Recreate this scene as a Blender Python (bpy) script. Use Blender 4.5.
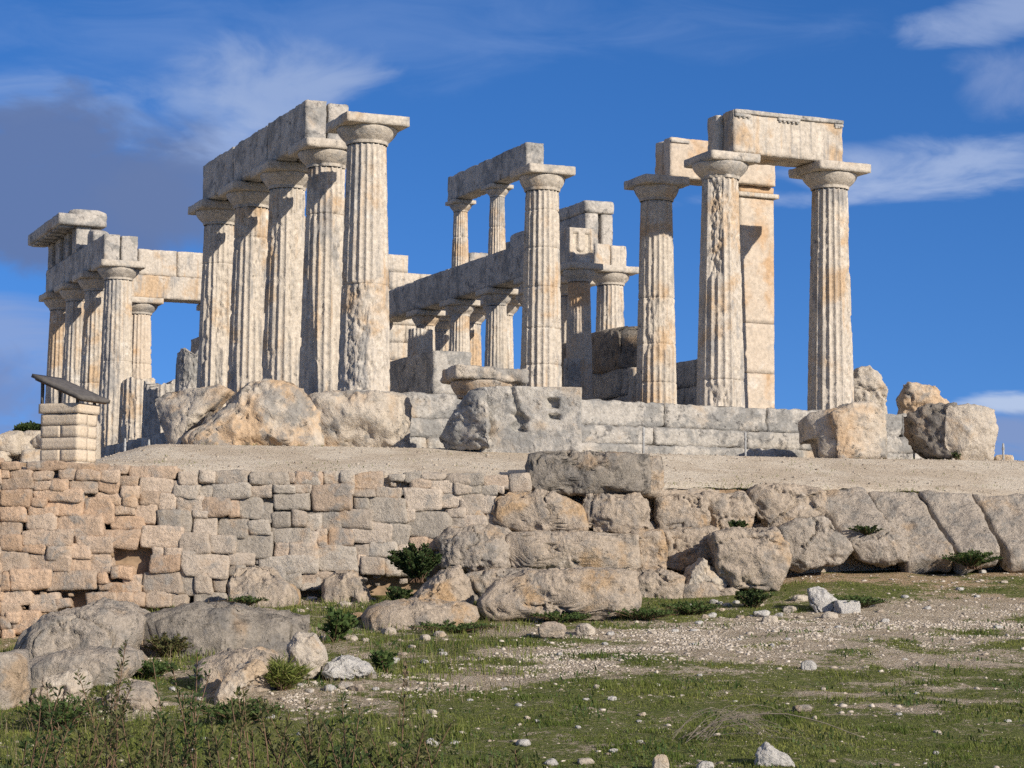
import bpy, math, random
import numpy as np
from mathutils import Vector

scene = bpy.context.scene
R = math.radians
for o in list(bpy.data.objects):
    bpy.data.objects.remove(o)

# ------------------------------------------------------------------ camera
YAW, PITCH, ROLL, FPX = 0.4144, 0.0900, 0.00649, 2103.0
CAM = np.array([-13.2994, -37.1462, -3.3696])
F3 = np.array([math.sin(YAW) * math.cos(PITCH), math.cos(YAW) * math.cos(PITCH), math.sin(PITCH)])
FH = np.array([math.sin(YAW), math.cos(YAW), 0.0])      # horizontal forward
RH = np.array([math.cos(YAW), -math.sin(YAW), 0.0])     # horizontal right
UP0 = np.cross(RH, F3)
CR = math.cos(ROLL) * RH + math.sin(ROLL) * UP0
CU = -math.sin(ROLL) * RH + math.cos(ROLL) * UP0
cam_data = bpy.data.cameras.new("camera")
cam = bpy.data.objects.new("camera", cam_data)
scene.collection.objects.link(cam)
cam_data.sensor_width = 36.0
cam_data.lens = FPX / 1024 * 36.0
cam_data.clip_start = 0.1
cam_data.clip_end = 6000
import mathutils
cam.matrix_world = mathutils.Matrix((
    (CR[0], CU[0], -F3[0], CAM[0]), (CR[1], CU[1], -F3[1], CAM[1]),
    (CR[2], CU[2], -F3[2], CAM[2]), (0, 0, 0, 1)))
scene.camera = cam

# ------------------------------------------------------------------ light
SUN_EL, SUN_AZ = 22.5, 20.3          # azimuth measured from -Y towards +X
sd = np.array([math.sin(R(SUN_AZ)) * math.cos(R(SUN_EL)), -math.cos(R(SUN_AZ)) * math.cos(R(SUN_EL)), math.sin(R(SUN_EL))])
sl = bpy.data.lights.new("sun", 'SUN')
sl.energy = 5.0
sl.angle = R(0.53)
sl.color = (1.0, 0.915, 0.80)
sun = bpy.data.objects.new("sun", sl)
scene.collection.objects.link(sun)
sun.rotation_euler = Vector(sd).to_track_quat('Z', 'Y').to_euler()

def pray(x, y):
    return F3 + (x - 512) / FPX * CR - (y - 384) / FPX * CU
def at(x, y, v):
    """world point seen at a photo position, at horizontal distance v from the viewer"""
    d = pray(x, y)
    return CAM + d * (v / (d @ FH))
def W(u, v, z):
    return CAM * np.array([1, 1, 0]) + u * RH + v * FH + np.array([0, 0, z])
def UV(P):
    q = np.asarray(P) - CAM
    return q @ RH, q @ FH

world = bpy.data.worlds.new("World")
scene.world = world
world.use_nodes = True
nt = world.node_tree
nt.nodes.clear()
def wn(t, **k):
    n = nt.nodes.new(t)
    for a, b in k.items():
        setattr(n, a, b)
    return n
def wm(op, a, b=None, c=None):
    n = wn('ShaderNodeMath', operation=op)
    for i, x in enumerate((a, b, c)):
        if x is None:
            continue
        if isinstance(x, (int, float)):
            n.inputs[i].default_value = x
        else:
            nt.links.new(x, n.inputs[i])
    return n.outputs[0]
sky = wn('ShaderNodeTexSky', sky_type='NISHITA')
sky.sun_disc = False
sky.sun_elevation = R(SUN_EL)
sky.sun_rotation = math.atan2(sd[0], sd[1])
sky.altitude = 200
sky.air_density = 1.0
sky.dust_density = 0.15
sky.ozone_density = 3.0
tc = wn('ShaderNodeTexCoord')
# a very clear sky: the deep blue of the upper sky reaches far down
lift = wn('ShaderNodeVectorMath', operation='MULTIPLY_ADD')
lift.inputs[1].default_value = (1, 1, 1.25)
lift.inputs[2].default_value = (0, 0, 0.20)
nt.links.new(tc.outputs['Generated'], lift.inputs[0])
nrm = wn('ShaderNodeVectorMath', operation='NORMALIZE')
nt.links.new(lift.outputs[0], nrm.inputs[0])
nt.links.new(nrm.outputs[0], sky.inputs[0])
hs = wn('ShaderNodeHueSaturation')
hs.inputs['Saturation'].default_value = 1.30
hs.inputs['Hue'].default_value = 0.513
hs.inputs['Value'].default_value = 1.0
nt.links.new(sky.outputs[0], hs.inputs['Color'])
bg = wn('ShaderNodeBackground')
bg.inputs['Strength'].default_value = 0.132
nt.links.new(hs.outputs[0], bg.inputs['Color'])

def cloud_mask(cx, cy, wx, wy, tilt, nscale, thr, soft, gain, stretch=(1, 1, 2.5), seed=0.0):
    d = pray(cx, cy)
    d = d / np.linalg.norm(d)
    rt = np.cross(d, [0, 0, 1]); rt /= np.linalg.norm(rt)
    upv = np.cross(rt, d)
    a = R(tilt)
    e1 = math.cos(a) * rt + math.sin(a) * upv
    e2 = -math.sin(a) * rt + math.cos(a) * upv
    def dot(v):
        n = wn('ShaderNodeVectorMath', operation='DOT_PRODUCT')
        nt.links.new(tc.outputs['Generated'], n.inputs[0])
        n.inputs[1].default_value = tuple(v)
        return n.outputs['Value']
    A = wm('SUBTRACT', dot(e1 / (wx / FPX)), float(d @ e1) / (wx / FPX))
    B = wm('SUBTRACT', dot(e2 / (wy / FPX)), float(d @ e2) / (wy / FPX))
    r2 = wm('ADD', wm('MULTIPLY', A, A), wm('MULTIPLY', B, B))
    fall = wm('SUBTRACT', 1.0, r2)
    mp = wn('ShaderNodeMapping')
    mp.inputs['Scale'].default_value = stretch
    mp.inputs['Location'].default_value = (seed, seed * 1.7, seed * 0.3)
    nt.links.new(tc.outputs['Generated'], mp.inputs[0])
    no = wn('ShaderNodeTexNoise')
    no.inputs['Scale'].default_value = nscale
    no.inputs['Detail'].default_value = 7
    no.inputs['Roughness'].default_value = 0.56
    no.inputs['Distortion'].default_value = 0.7
    nt.links.new(mp.outputs[0], no.inputs['Vector'])
    s = wm('ADD', wm('MULTIPLY', fall, 0.55), wm('MULTIPLY', wm('SUBTRACT', no.outputs[0], 0.5), 1.9))
    mr = wn('ShaderNodeMapRange', interpolation_type='SMOOTHSTEP')
    mr.inputs[1].default_value = thr
    mr.inputs[2].default_value = thr + soft
    mr.inputs[4].default_value = gain
    nt.links.new(s, mr.inputs[0])
    # keep it on the right side of the sky
    n = wn('ShaderNodeVectorMath', operation='DOT_PRODUCT')
    nt.links.new(tc.outputs['Generated'], n.inputs[0])
    n.inputs[1].default_value = tuple(d)
    front = wm('GREATER_THAN', n.outputs['Value'], 0.3)
    return wm('MULTIPLY', mr.outputs[0], front)

def layer(shader, mask, col, strength):
    b = wn('ShaderNodeBackground')
    b.inputs['Color'].default_value = (*col, 1)
    b.inputs['Strength'].default_value = strength
    mx = wn('ShaderNodeMixShader')
    nt.links.new(mask, mx.inputs[0])
    nt.links.new(shader, mx.inputs[1])
    nt.links.new(b.outputs[0], mx.inputs[2])
    return mx.outputs[0]
CLOUDS = [  # cx, cy, wx, wy, tilt, nscale, thr, soft, gain, stretch, seed, colour
    (330, 30, 620, 60, 3, 13, 0.0, 1.1, 0.20, (1, 1, 3.5), 1.3, (0.34, 0.45, 0.70)),
    (120, 112, 190, 42, -5, 17, 0.0, 0.8, 0.42, (1, 1, 3), 4.6, (0.33, 0.42, 0.62)),
    (285, 88, 118, 62, 2, 15, -0.05, 0.75, 0.62, (1, 1, 1.9), 3.1, (0.37, 0.45, 0.63)),
    (225, 150, 70, 30, 8, 18, -0.05, 0.6, 0.6, (1, 1, 2.4), 2.7, (0.36, 0.44, 0.63)),
    (85, 185, 165, 82, 0, 12, -0.12, 0.5, 0.93, (1, 1, 1.8), 5.7, (0.108, 0.165, 0.335)),
    (180, 195, 90, 55, 0, 14, -0.05, 0.5, 0.85, (1, 1, 2), 5.2, (0.115, 0.172, 0.34)),
    (5, 345, 80, 45, 0, 15, -0.1, 0.6, 0.65, (1, 1, 2), 2.2, (0.26, 0.33, 0.53)),
    (0, 400, 80, 55, 0, 15, -0.15, 0.7, 0.75, (1, 1, 2), 2.9, (0.17, 0.225, 0.41)),
    (945, 166, 150, 36, 2, 14, -0.05, 0.8, 0.62, (1, 1, 4.0), 8.4, (0.43, 0.51, 0.69)),
    (830, 196, 170, 12, 1, 16, 0.0, 0.8, 0.45, (1, 1, 5), 8.9, (0.42, 0.50, 0.69)),
    (1000, 16, 100, 26, 4, 15, -0.1, 0.7, 0.5, (1, 1, 3), 6.1, (0.42, 0.50, 0.69)),
    (1010, 82, 60, 48, 0, 15, -0.05, 0.8, 0.35, (1, 1, 2), 9.1, (0.36, 0.43, 0.63)),
    (1005, 405, 60, 14, 0, 18, -0.1, 0.5, 0.85, (1, 1, 2.5), 1.2, (0.44, 0.52, 0.68)),
    (1015, 435, 70, 26, 0, 16, -0.2, 0.6, 0.85, (1, 1, 2.5), 1.9, (0.20, 0.27, 0.47)),
]
sh = bg.outputs[0]
for c in CLOUDS:
    sh = layer(sh, cloud_mask(*c[:9], stretch=c[9], seed=c[10]), c[11], 1.0)
# unseen broken cloud overhead, added to take the blue out of the shadows
sepz = wn('ShaderNodeSeparateXYZ'); nt.links.new(tc.outputs['Generated'], sepz.inputs[0])
mz = wn('ShaderNodeMapRange', interpolation_type='SMOOTHSTEP')
mz.inputs[1].default_value = 0.36; mz.inputs[2].default_value = 0.60
nt.links.new(sepz.outputs[2], mz.inputs[0])
nz = wn('ShaderNodeTexNoise'); nz.inputs['Scale'].default_value = 3.0; nz.inputs['Detail'].default_value = 5
nt.links.new(tc.outputs['Generated'], nz.inputs['Vector'])
mn = wn('ShaderNodeMapRange', interpolation_type='SMOOTHSTEP')
mn.inputs[1].default_value = 0.36; mn.inputs[2].default_value = 0.56
nt.links.new(nz.outputs[0], mn.inputs[0])
sh = layer(sh, wm('MULTIPLY', mz.outputs[0], mn.outputs[0]), (0.36, 0.34, 0.32), 1.0)
wo = wn('ShaderNodeOutputWorld')
nt.links.new(sh, wo.inputs[0])

scene.view_settings.view_transform = 'Standard'
scene.view_settings.look = 'None'
scene.view_settings.exposure = 0.24
scene.view_settings.gamma = 1.0
scene.view_settings.use_curve_mapping = False
scene.cycles.use_denoising = False
scene.cycles.max_bounces = 5
scene.cycles.diffuse_bounces = 3

# ------------------------------------------------------------------ numpy noise
def _hash(i, seed):
    x = (i[..., 0] * 374761393 + i[..., 1] * 668265263 + i[..., 2] * 2147483647 + seed * 974634777).astype(np.int64) & 0xFFFFFFFF
    x = ((x ^ (x >> 13)) * 1274126177) & 0xFFFFFFFF
    x = ((x ^ (x >> 16)) * 2246822519) & 0xFFFFFFFF
    x = x ^ (x >> 15)
    return (x & 0xFFFFFF) / float(0x7FFFFF) - 1.0
def vnoise(p, seed=0):
    p = np.asarray(p, float)
    i = np.floor(p).astype(np.int64)
    f = p - i
    u = f * f * f * (f * (f * 6 - 15) + 10)
    r = 0
    for dx in (0, 1):
        wx = u[..., 0] if dx else 1 - u[..., 0]
        for dy in (0, 1):
            wy = u[..., 1] if dy else 1 - u[..., 1]
            for dz in (0, 1):
                wz = u[..., 2] if dz else 1 - u[..., 2]
                r = r + wx * wy * wz * _hash(i + np.array([dx, dy, dz]), seed)
    return r
def fbm(p, oct=4, seed=0, gain=0.5):
    a, s, t = 1.0, 0, 0
    p = np.asarray(p, float)
    for k in range(oct):
        s = s + a * vnoise(p * (2.03 ** k) + k * 17.3, seed + k)
        t += a
        a *= gain
    return s / t
def sstep(a, b, x):
    t = np.clip((np.asarray(x, float) - a) / (b - a), 0, 1)
    return t * t * (3 - 2 * t)

# ------------------------------------------------------------------ object helpers
COL = scene.collection
def mesh_obj(name, V, Fc, mat, parent=None, smooth=True, loc=None, tint=None):
    """link ONE mesh object; Fc an int array (n,4) / (n,3) or a list of them"""
    V = np.asarray(V, float)
    if loc is not None:
        V = V - np.asarray(loc, float)
    me = bpy.data.meshes.new(name)
    arrs = Fc if isinstance(Fc, list) else [Fc]
    arrs = [np.asarray(a, np.int64) for a in arrs if len(a)]
    me.vertices.add(len(V))
    me.vertices.foreach_set('co', V.ravel())
    idx = np.concatenate([a.ravel() for a in arrs])
    cnt = np.concatenate([np.full(len(a), a.shape[1]) for a in arrs])
    st = np.concatenate([[0], np.cumsum(cnt)[:-1]])
    me.loops.add(len(idx))
    me.loops.foreach_set('vertex_index', idx)
    me.polygons.add(len(cnt))
    me.polygons.foreach_set('loop_start', st)
    me.polygons.foreach_set('loop_total', cnt)
    if smooth:
        me.polygons.foreach_set('use_smooth', np.ones(len(cnt), bool))
    me.update(calc_edges=True)
    me.validate()
    if tint is not None:
        at_ = me.color_attributes.new('tint', 'FLOAT_COLOR', 'POINT')
        T = np.ones((len(V), 4)); T[:, :tint.shape[1]] = tint
        at_.data.foreach_set('color', T.ravel())
    me.materials.append(mat)
    o = bpy.data.objects.new(name, me)
    COL.objects.link(o)
    if parent is not None:
        o.parent = parent
        if loc is None:
            # vertices come in world space: store relative to the thing's base
            b = np.array(parent_world(parent))
            me.vertices.foreach_set('co', (V - b).ravel())
            me.update()
    elif loc is not None:
        o.location = tuple(loc)
    return o
_pw = {}
def parent_world(o):
    p = np.zeros(3)
    while o is not None:
        p = p + np.array(o.location)
        o = o.parent
    return p
def thing(name, label, cat, loc, group=None):
    o = bpy.data.objects.new(name, None)
    o.empty_display_size = 0.2
    COL.objects.link(o)
    o.location = tuple(float(x) for x in loc)
    return tag(o, label, cat, group)
def tag(o, label, cat, group=None):
    o['label'] = label
    o['category'] = cat
    o['kind'] = 'thing'
    if group:
        o['group'] = group
    return o
def kind(o, k, label=None):
    o['kind'] = k
    if label:
        o['label'] = label
    return o

_bg = {}
def boxgrid(nx, ny, nz):
    """unit box [-1,1]^3 with welded grid faces"""
    key = (nx, ny, nz)
    if key in _bg:
        return _bg[key]
    Vs, Fs, off = [], [], 0
    n = (nx, ny, nz)
    for ax in range(3):
        a, b = (ax + 1) % 3, (ax + 2) % 3
        for s in (-1, 1):
            ga = np.linspace(-1, 1, n[a] + 1); gb = np.linspace(-1, 1, n[b] + 1)
            A, B = np.meshgrid(ga, gb, indexing='ij')
            P = np.zeros(A.shape + (3,)); P[..., ax] = s; P[..., a] = A; P[..., b] = B
            ii = np.arange((n[a] + 1) * (n[b] + 1)).reshape(n[a] + 1, n[b] + 1) + off
            q = np.stack([ii[:-1, :-1], ii[1:, :-1], ii[1:, 1:], ii[:-1, 1:]], -1).reshape(-1, 4)
            if s < 0:
                q = q[:, ::-1]
            Vs.append(P.reshape(-1, 3)); Fs.append(q); off += P.shape[0] * P.shape[1]
    V = np.concatenate(Vs); Fq = np.concatenate(Fs)
    k = np.round(V * 1e5).astype(np.int64)
    _, first, inv = np.unique(k, axis=0, return_index=True, return_inverse=True)
    V = V[first]; Fq = inv.reshape(-1)[Fq]
    _bg[key] = (V, Fq)
    return _bg[key]

_seed = [10]
def nseed():
    _seed[0] += 1
    return _seed[0]

def block_geo(lo, hi, res=0.09, wear=0.03, rough=0.008, seed=None, chip=1.0):
    """a worn ashlar block: rounded, chipped arrises and an uneven face"""
    seed = seed or nseed()
    lo, hi = np.array(lo, float), np.array(hi, float)
    h = (hi - lo) / 2; c = (hi + lo) / 2
    n = [int(max(3, min(60, round(2 * x / res)))) for x in h]
    V, Fq = boxgrid(*n)
    P = V * h
    N3 = c + P
    r = wear * (0.35 + 1.3 * np.clip(fbm(N3 * 2.6, 3, seed) + 0.35, 0, 1.2) * chip)
    r = r + wear * 3.4 * chip * sstep(0.30, 0.5, fbm(N3 * 2.3 + 5, 4, seed + 7, 0.6))
    r = np.minimum(r, 0.45 * h.min())[:, None]
    inner = np.clip(P, -(h - r), h - r)
    d = P - inner
    L = np.linalg.norm(d, axis=1, keepdims=True)
    dn = d / np.maximum(L, 1e-9)
    P = inner + dn * r
    P = P + dn * (rough * 1.6 * fbm(N3 * 7, 4, seed + 3))[:, None]
    return P + c, Fq

def block(name, lo, hi, mat, parent=None, **k):
    V, Fq = block_geo(lo, hi, **k)
    if parent is None:
        loc = [(lo[0] + hi[0]) / 2, (lo[1] + hi[1]) / 2, lo[2]]
        return mesh_obj(name, V, Fq, mat, None, loc=loc)
    return mesh_obj(name, V, Fq, mat, parent)

def rock_geo(h, seed, n=14, pw=4.0, cuts=7, rough=0.06, freq=1.6, crack=0.0):
    """irregular natural boulder of half-size h: superellipsoid, plane-cut facets, fractal relief"""
    rs = np.random.RandomState(seed)
    h = np.array(h, float)
    m = h.max()
    n3 = [int(max(4, round(n * x / m))) for x in h]
    V, Fq = boxgrid(*n3)
    pw = pw + 1.5 if pw >= 3.6 else max(pw, 2.1)
    L = (np.abs(V) ** pw).sum(1) ** (1 / pw)
    P = V / L[:, None]
    q = pw / (pw - 1)
    for k in range(cuts + 5):
        d = rs.normal(size=3)
        if rs.rand() < 0.5: d[rs.randint(3)] *= 0.25
        d /= np.linalg.norm(d)
        off = rs.uniform(0.66, 0.93) * (np.abs(d) ** q).sum() ** (1 / q)
        e = P @ d - off
        P = P - np.maximum(e, 0)[:, None] * d * rs.uniform(0.85, 1.0)
    g = P / np.maximum(np.linalg.norm(P, axis=1, keepdims=True), 1e-6)
    Q = P * (h / h.mean()) * freq + seed * 3.1
    e = fbm(Q * 0.8, 6, seed, 0.58)
    P = P + g * (rough * 1.25 * e)[:, None]
    P = P - g * (rough * 0.75 * np.abs(fbm(Q * 2.4 + 3, 4, seed + 2, 0.6)))[:, None]
    rd = 1 - np.abs(fbm(Q * 0.8 + 9, 3, seed + 5)) * 2
    P = P - g * (rough * 0.9 * sstep(0.76, 1.0, rd))[:, None]
    if crack:
        rd2 = 1 - np.abs(vnoise(Q * 0.55 + 31 + 0.25 * e[:, None], seed + 9)) * 2
        P = P - g * (crack * 1.2 * sstep(0.90, 1.0, rd2))[:, None]
    return P * h, Fq

def wall_stone_geo(w, h, d, rs, seed):
    """a roughly squared wall stone: skewed outline, fairly flat broken face"""
    n = (max(5, int(w / 0.045)), 4, max(5, int(h / 0.045)))
    V, Fq = boxgrid(*[min(x, 18) for x in n])
    pw = rs.uniform(10, 22)
    L = (np.abs(V) ** pw).sum(1) ** (1 / pw)
    P = V / L[:, None]
    for k in range(5):
        d_ = rs.normal(size=3); d_[1] *= 0.6; d_ /= np.linalg.norm(d_)
        q = pw / (pw - 1); off = rs.uniform(0.84, 0.98) * (np.abs(d_) ** q).sum() ** (1 / q)
        P = P - np.maximum(P @ d_ - off, 0)[:, None] * d_ * 0.95
    jit = rs.uniform(-0.24, 0.24, (2, 2, 2))
    s, t = (P[:, 0] + 1) / 2, (P[:, 2] + 1) / 2
    for a in (0, 1):
        for b in (0, 1):
            wgt = (s if a else 1 - s) * (t if b else 1 - t)
            P = P + np.stack([wgt * jit[a, b, 0] * min(1, h / w), 0 * s, wgt * jit[a, b, 1] * min(1, w / h)], -1)
    P = P * np.array([w / 2, d, h / 2])
    Q = P + seed * 1.37
    P[:, 1] += 0.03 * fbm(Q * 4.0, 5, seed, 0.62) + 0.025 * np.abs(fbm(Q * 9, 4, seed + 1, 0.6)) + rs.uniform(-0.10, 0.10) * P[:, 0] + rs.uniform(-0.12, 0.12) * P[:, 2]
    P[:, 0] += 0.028 * fbm(Q * 6 + 5, 4, seed + 2, 0.6); P[:, 2] += 0.028 * fbm(Q * 6 + 9, 4, seed + 3, 0.6)
    return P, Fq

def rotz(P, a):
    c, s = math.cos(a), math.sin(a)
    return np.stack([P[:, 0] * c - P[:, 1] * s, P[:, 0] * s + P[:, 1] * c, P[:, 2]], -1)
def rotax(P, ax, a):
    ax = np.asarray(ax, float); ax = ax / np.linalg.norm(ax)
    c, s = math.cos(a), math.sin(a)
    return P * c + np.cross(ax, P) * s + np.outer(P @ ax, ax) * (1 - c)

# ------------------------------------------------------------------ materials
class NT:
    def __init__(s, name):
        s.m = bpy.data.materials.new(name); s.m.use_nodes = True
        s.t = s.m.node_tree; s.b = s.t.nodes['Principled BSDF']
        s.b.inputs['Specular IOR Level'].default_value = 0.15
        s.b.inputs['Roughness'].default_value = 0.92
    def n(s, t, **k):
        x = s.t.nodes.new(t)
        for a, b in k.items():
            setattr(x, a, b)
        return x
    def lk(s, a, b):
        s.t.links.new(a, b)
    def coord(s, scale=(1, 1, 1), rnd=True):
        tc = s.n('ShaderNodeTexCoord'); mp = s.n('ShaderNodeMapping')
        mp.inputs['Scale'].default_value = scale
        s.lk(tc.outputs['Object'], mp.inputs[0])
        if rnd:
            oi = s.n('ShaderNodeObjectInfo'); mu = s.n('ShaderNodeMath', operation='MULTIPLY')
            mu.inputs[1].default_value = 60
            s.lk(oi.outputs['Random'], mu.inputs[0]); s.lk(mu.outputs[0], mp.inputs['Location'])
        return mp.outputs[0]
    def noise(s, co, scale, detail=5, rough=0.55, dist=0.0):
        x = s.n('ShaderNodeTexNoise')
        x.inputs['Scale'].default_value = scale; x.inputs['Detail'].default_value = detail
        x.inputs['Roughness'].default_value = rough; x.inputs['Distortion'].default_value = dist
        s.lk(co, x.inputs['Vector'])
        return x.outputs[0]
    def mr(s, v, a, b, c=0.0, d=1.0):
        x = s.n('ShaderNodeMapRange', interpolation_type='SMOOTHSTEP')
        for i, q in enumerate((a, b, c, d)):
            x.inputs[i + 1].default_value = q
        s.lk(v, x.inputs[0])
        return x.outputs[0]
    def mix(s, fac, a, b, blend='MIX'):
        x = s.n('ShaderNodeMix', data_type='RGBA', blend_type=blend)
        for i, q in ((0, fac), (6, a), (7, b)):
            if isinstance(q, (int, float)):
                x.inputs[i].default_value = q
            elif isinstance(q, tuple):
                x.inputs[i].default_value = (*q, 1)
            else:
                s.lk(q, x.inputs[i])
        return x.outputs[2]
    def math(s, op, a, b):
        x = s.n('ShaderNodeMath', operation=op)
        for i, q in enumerate((a, b)):
            if isinstance(q, (int, float)):
                x.inputs[i].default_value = q
            else:
                s.lk(q, x.inputs[i])
        return x.outputs[0]
    def bump(s, hgt, strength, dist):
        x = s.n('ShaderNodeBump')
        x.inputs['Strength'].default_value = strength; x.inputs['Distance'].default_value = dist
        s.lk(hgt, x.inputs['Height'])
        s.lk(x.outputs[0], s.b.inputs['Normal'])

def stone_mat(name, base, warm, grey, dark, wa=(0.5, 0.68), ga=(0.52, 0.68), da=(0.60, 0.74), sc=1.0,
              streak=False, bump=0.6, tint=False, fine=(0.72, 1.12), pit=0.6, pale=None, pa=(0.6, 0.7)):
    m = NT(name)
    co = m.coord()
    big = m.noise(co, 0.75 * sc, 5, 0.6, 0.3)
    med = m.noise(m.coord((1, 1, 0.35)) if streak else co, 1.9 * sc, 7, 0.66, 0.4)
    spot = m.noise(co, 4.2 * sc, 8, 0.72, 0.2)
    fin = m.noise(co, 11 * sc, 9, 0.74)
    b0 = base
    if tint:
        a = m.n('ShaderNodeAttribute', attribute_name='tint')
        b0 = m.mix(1.0, base, a.outputs['Color'], 'MULTIPLY')
    c = m.mix(m.mr(big, wa[0], wa[1], 0, 0.85), b0, warm)
    if pale:
        c = m.mix(m.mr(m.noise(co, 1.2 * sc, 6, 0.6, 0.5), pa[0], pa[1], 0, 0.8), c, pale)
    c = m.mix(m.mr(med, ga[0], ga[1], 0, 0.8), c, grey)
    if streak:
        stn = m.noise(m.coord((9, 9, 0.55)), 1.0, 5, 0.6)
        c = m.mix(m.mr(stn, 0.54, 0.70, 0, 0.55), c, tuple(x * 0.8 for x in grey))
        c = m.mix(m.mr(stn, 0.46, 0.32, 0, 0.35), c, (0.62, 0.57, 0.48))
        rst = m.noise(m.coord((5, 5, 0.45)), 1.0, 4, 0.6)
        c = m.mix(m.mr(rst, 0.56, 0.70, 0, 0.6), c, warm)
    c = m.mix(m.mr(spot, da[0], da[1], 0, 0.75), c, dark)
    v = m.mr(fin, 0.25, 0.75, fine[0], fine[1])
    vv = m.n('ShaderNodeCombineColor')
    for i in range(3):
        m.lk(v, vv.inputs[i])
    c = m.mix(1.0, c, vv.outputs[0], 'MULTIPLY')
    vo = m.n('ShaderNodeTexVoronoi', feature='F1')
    vo.inputs['Scale'].default_value = 24 * sc
    m.lk(co, vo.inputs['Vector'])
    pits = m.math('MULTIPLY', m.mr(vo.outputs['Distance'], 0.10, 0.32, 1, 0), m.mr(spot, 0.53, 0.66))
    c = m.mix(m.math('MULTIPLY', pits, pit), c, tuple(x * 0.8 for x in dark))
    m.lk(c, m.b.inputs['Base Color'])
    h = m.math('ADD', m.math('MULTIPLY', fin, 0.55), m.math('MULTIPLY', spot, 0.9))
    h = m.math('ADD', h, m.math('MULTIPLY', med, 0.8))
    h = m.math('SUBTRACT', h, m.math('MULTIPLY', pits, 0.7))
    m.bump(h, bump, 0.075)
    return m.m

M = {}
M['marble'] = stone_mat('temple limestone', (0.545, 0.48, 0.395), (0.50, 0.35, 0.21), (0.29, 0.28, 0.265), (0.15, 0.14, 0.13),
                        wa=(0.515, 0.63), ga=(0.53, 0.64), da=(0.60, 0.70), streak=True, bump=0.55, pale=(0.64, 0.60, 0.53), fine=(0.66, 1.15))
M['capital'] = stone_mat('capital limestone', (0.515, 0.455, 0.375), (0.46, 0.34, 0.22), (0.31, 0.30, 0.28), (0.16, 0.15, 0.14),
                         wa=(0.56, 0.68), ga=(0.50, 0.64), da=(0.59, 0.71), bump=0.5, fine=(0.66, 1.15))
M['beam'] = stone_mat('weathered beam limestone', (0.47, 0.43, 0.375), (0.45, 0.345, 0.24), (0.25, 0.245, 0.23), (0.13, 0.125, 0.12),
                      wa=(0.57, 0.69), ga=(0.46, 0.60), da=(0.545, 0.66), bump=0.6, pale=(0.58, 0.55, 0.49), fine=(0.66, 1.15))
M['orange'] = stone_mat('ochre limestone', (0.54, 0.455, 0.36), (0.50, 0.325, 0.18), (0.38, 0.35, 0.31), (0.20, 0.18, 0.16),
                        wa=(0.48, 0.62), ga=(0.57, 0.70), da=(0.64, 0.76), bump=0.35, pale=(0.62, 0.57, 0.49), fine=(0.72, 1.12))
M['step'] = stone_mat('step limestone', (0.47, 0.435, 0.38), (0.45, 0.35, 0.245), (0.25, 0.245, 0.23), (0.12, 0.115, 0.11),
                      wa=(0.55, 0.67), ga=(0.46, 0.58), da=(0.55, 0.66), bump=0.8, pale=(0.62, 0.59, 0.53), fine=(0.62, 1.15))
M['boulder'] = stone_mat('fallen block stone', (0.53, 0.46, 0.37), (0.54, 0.375, 0.225), (0.26, 0.25, 0.23), (0.10, 0.097, 0.09),
                           wa=(0.46, 0.60), ga=(0.50, 0.62), da=(0.56, 0.67), bump=0.8, pit=0.8)
M['dark_rock'] = stone_mat('dark lichen rock', (0.32, 0.28, 0.23), (0.37, 0.265, 0.17), (0.205, 0.19, 0.172), (0.075, 0.07, 0.063),
                           wa=(0.54, 0.66), ga=(0.48, 0.60), da=(0.53, 0.64), bump=1.0, pit=0.85, fine=(0.58, 1.18))
M['bank_rock'] = stone_mat('terrace rock', (0.475, 0.39, 0.30), (0.50, 0.335, 0.185), (0.31, 0.275, 0.235), (0.13, 0.115, 0.098),
                           wa=(0.53, 0.66), ga=(0.51, 0.63), da=(0.565, 0.67), bump=0.9, pit=0.85, sc=1.6, fine=(0.62, 1.15), pale=(0.55, 0.475, 0.385))
M['slab'] = stone_mat('grey slab rock', (0.45, 0.385, 0.312), (0.47, 0.345, 0.225), (0.305, 0.28, 0.245), (0.145, 0.132, 0.116),
                      wa=(0.54, 0.66), ga=(0.49, 0.61), da=(0.56, 0.66), bump=0.95, sc=1.7, pit=0.8, fine=(0.60, 1.16), pale=(0.53, 0.47, 0.40))
M['pale_rock'] = stone_mat('pale rock', (0.54, 0.47, 0.38), (0.50, 0.37, 0.24), (0.38, 0.36, 0.33), (0.22, 0.21, 0.19),
                           wa=(0.5, 0.66), ga=(0.55, 0.7), da=(0.62, 0.75), bump=0.8, sc=1.8)
M['white_rock'] = stone_mat('white stone', (0.60, 0.57, 0.52), (0.55, 0.46, 0.36), (0.44, 0.42, 0.40), (0.28, 0.27, 0.25),
                            wa=(0.6, 0.75), ga=(0.52, 0.7), da=(0.62, 0.75), bump=0.8, sc=4)
M['wall'] = stone_mat('dry wall stone', (0.50, 0.42, 0.335), (0.50, 0.335, 0.20), (0.30, 0.28, 0.25), (0.17, 0.155, 0.14),
                      wa=(0.56, 0.72), ga=(0.50, 0.66), da=(0.60, 0.72), bump=0.8, sc=1.8, tint=True)
def plain(name, col, rough=0.9, var=0.25, scale=8, spec=0.15, metal=0.0, bump=0.0):
    m = NT(name)
    co = m.coord()
    n = m.noise(co, scale, 5, 0.6)
    c = m.mix(m.mr(n, 0.3, 0.7), tuple(x * (1 - var) for x in col), tuple(min(1, x * (1 + var)) for x in col))
    m.lk(c, m.b.inputs['Base Color'])
    m.b.inputs['Roughness'].default_value = rough
    m.b.inputs['Metallic'].default_value = metal
    m.b.inputs['Specular IOR Level'].default_value = spec
    if bump:
        m.bump(n, bump, 0.02)
    return m.m
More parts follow.
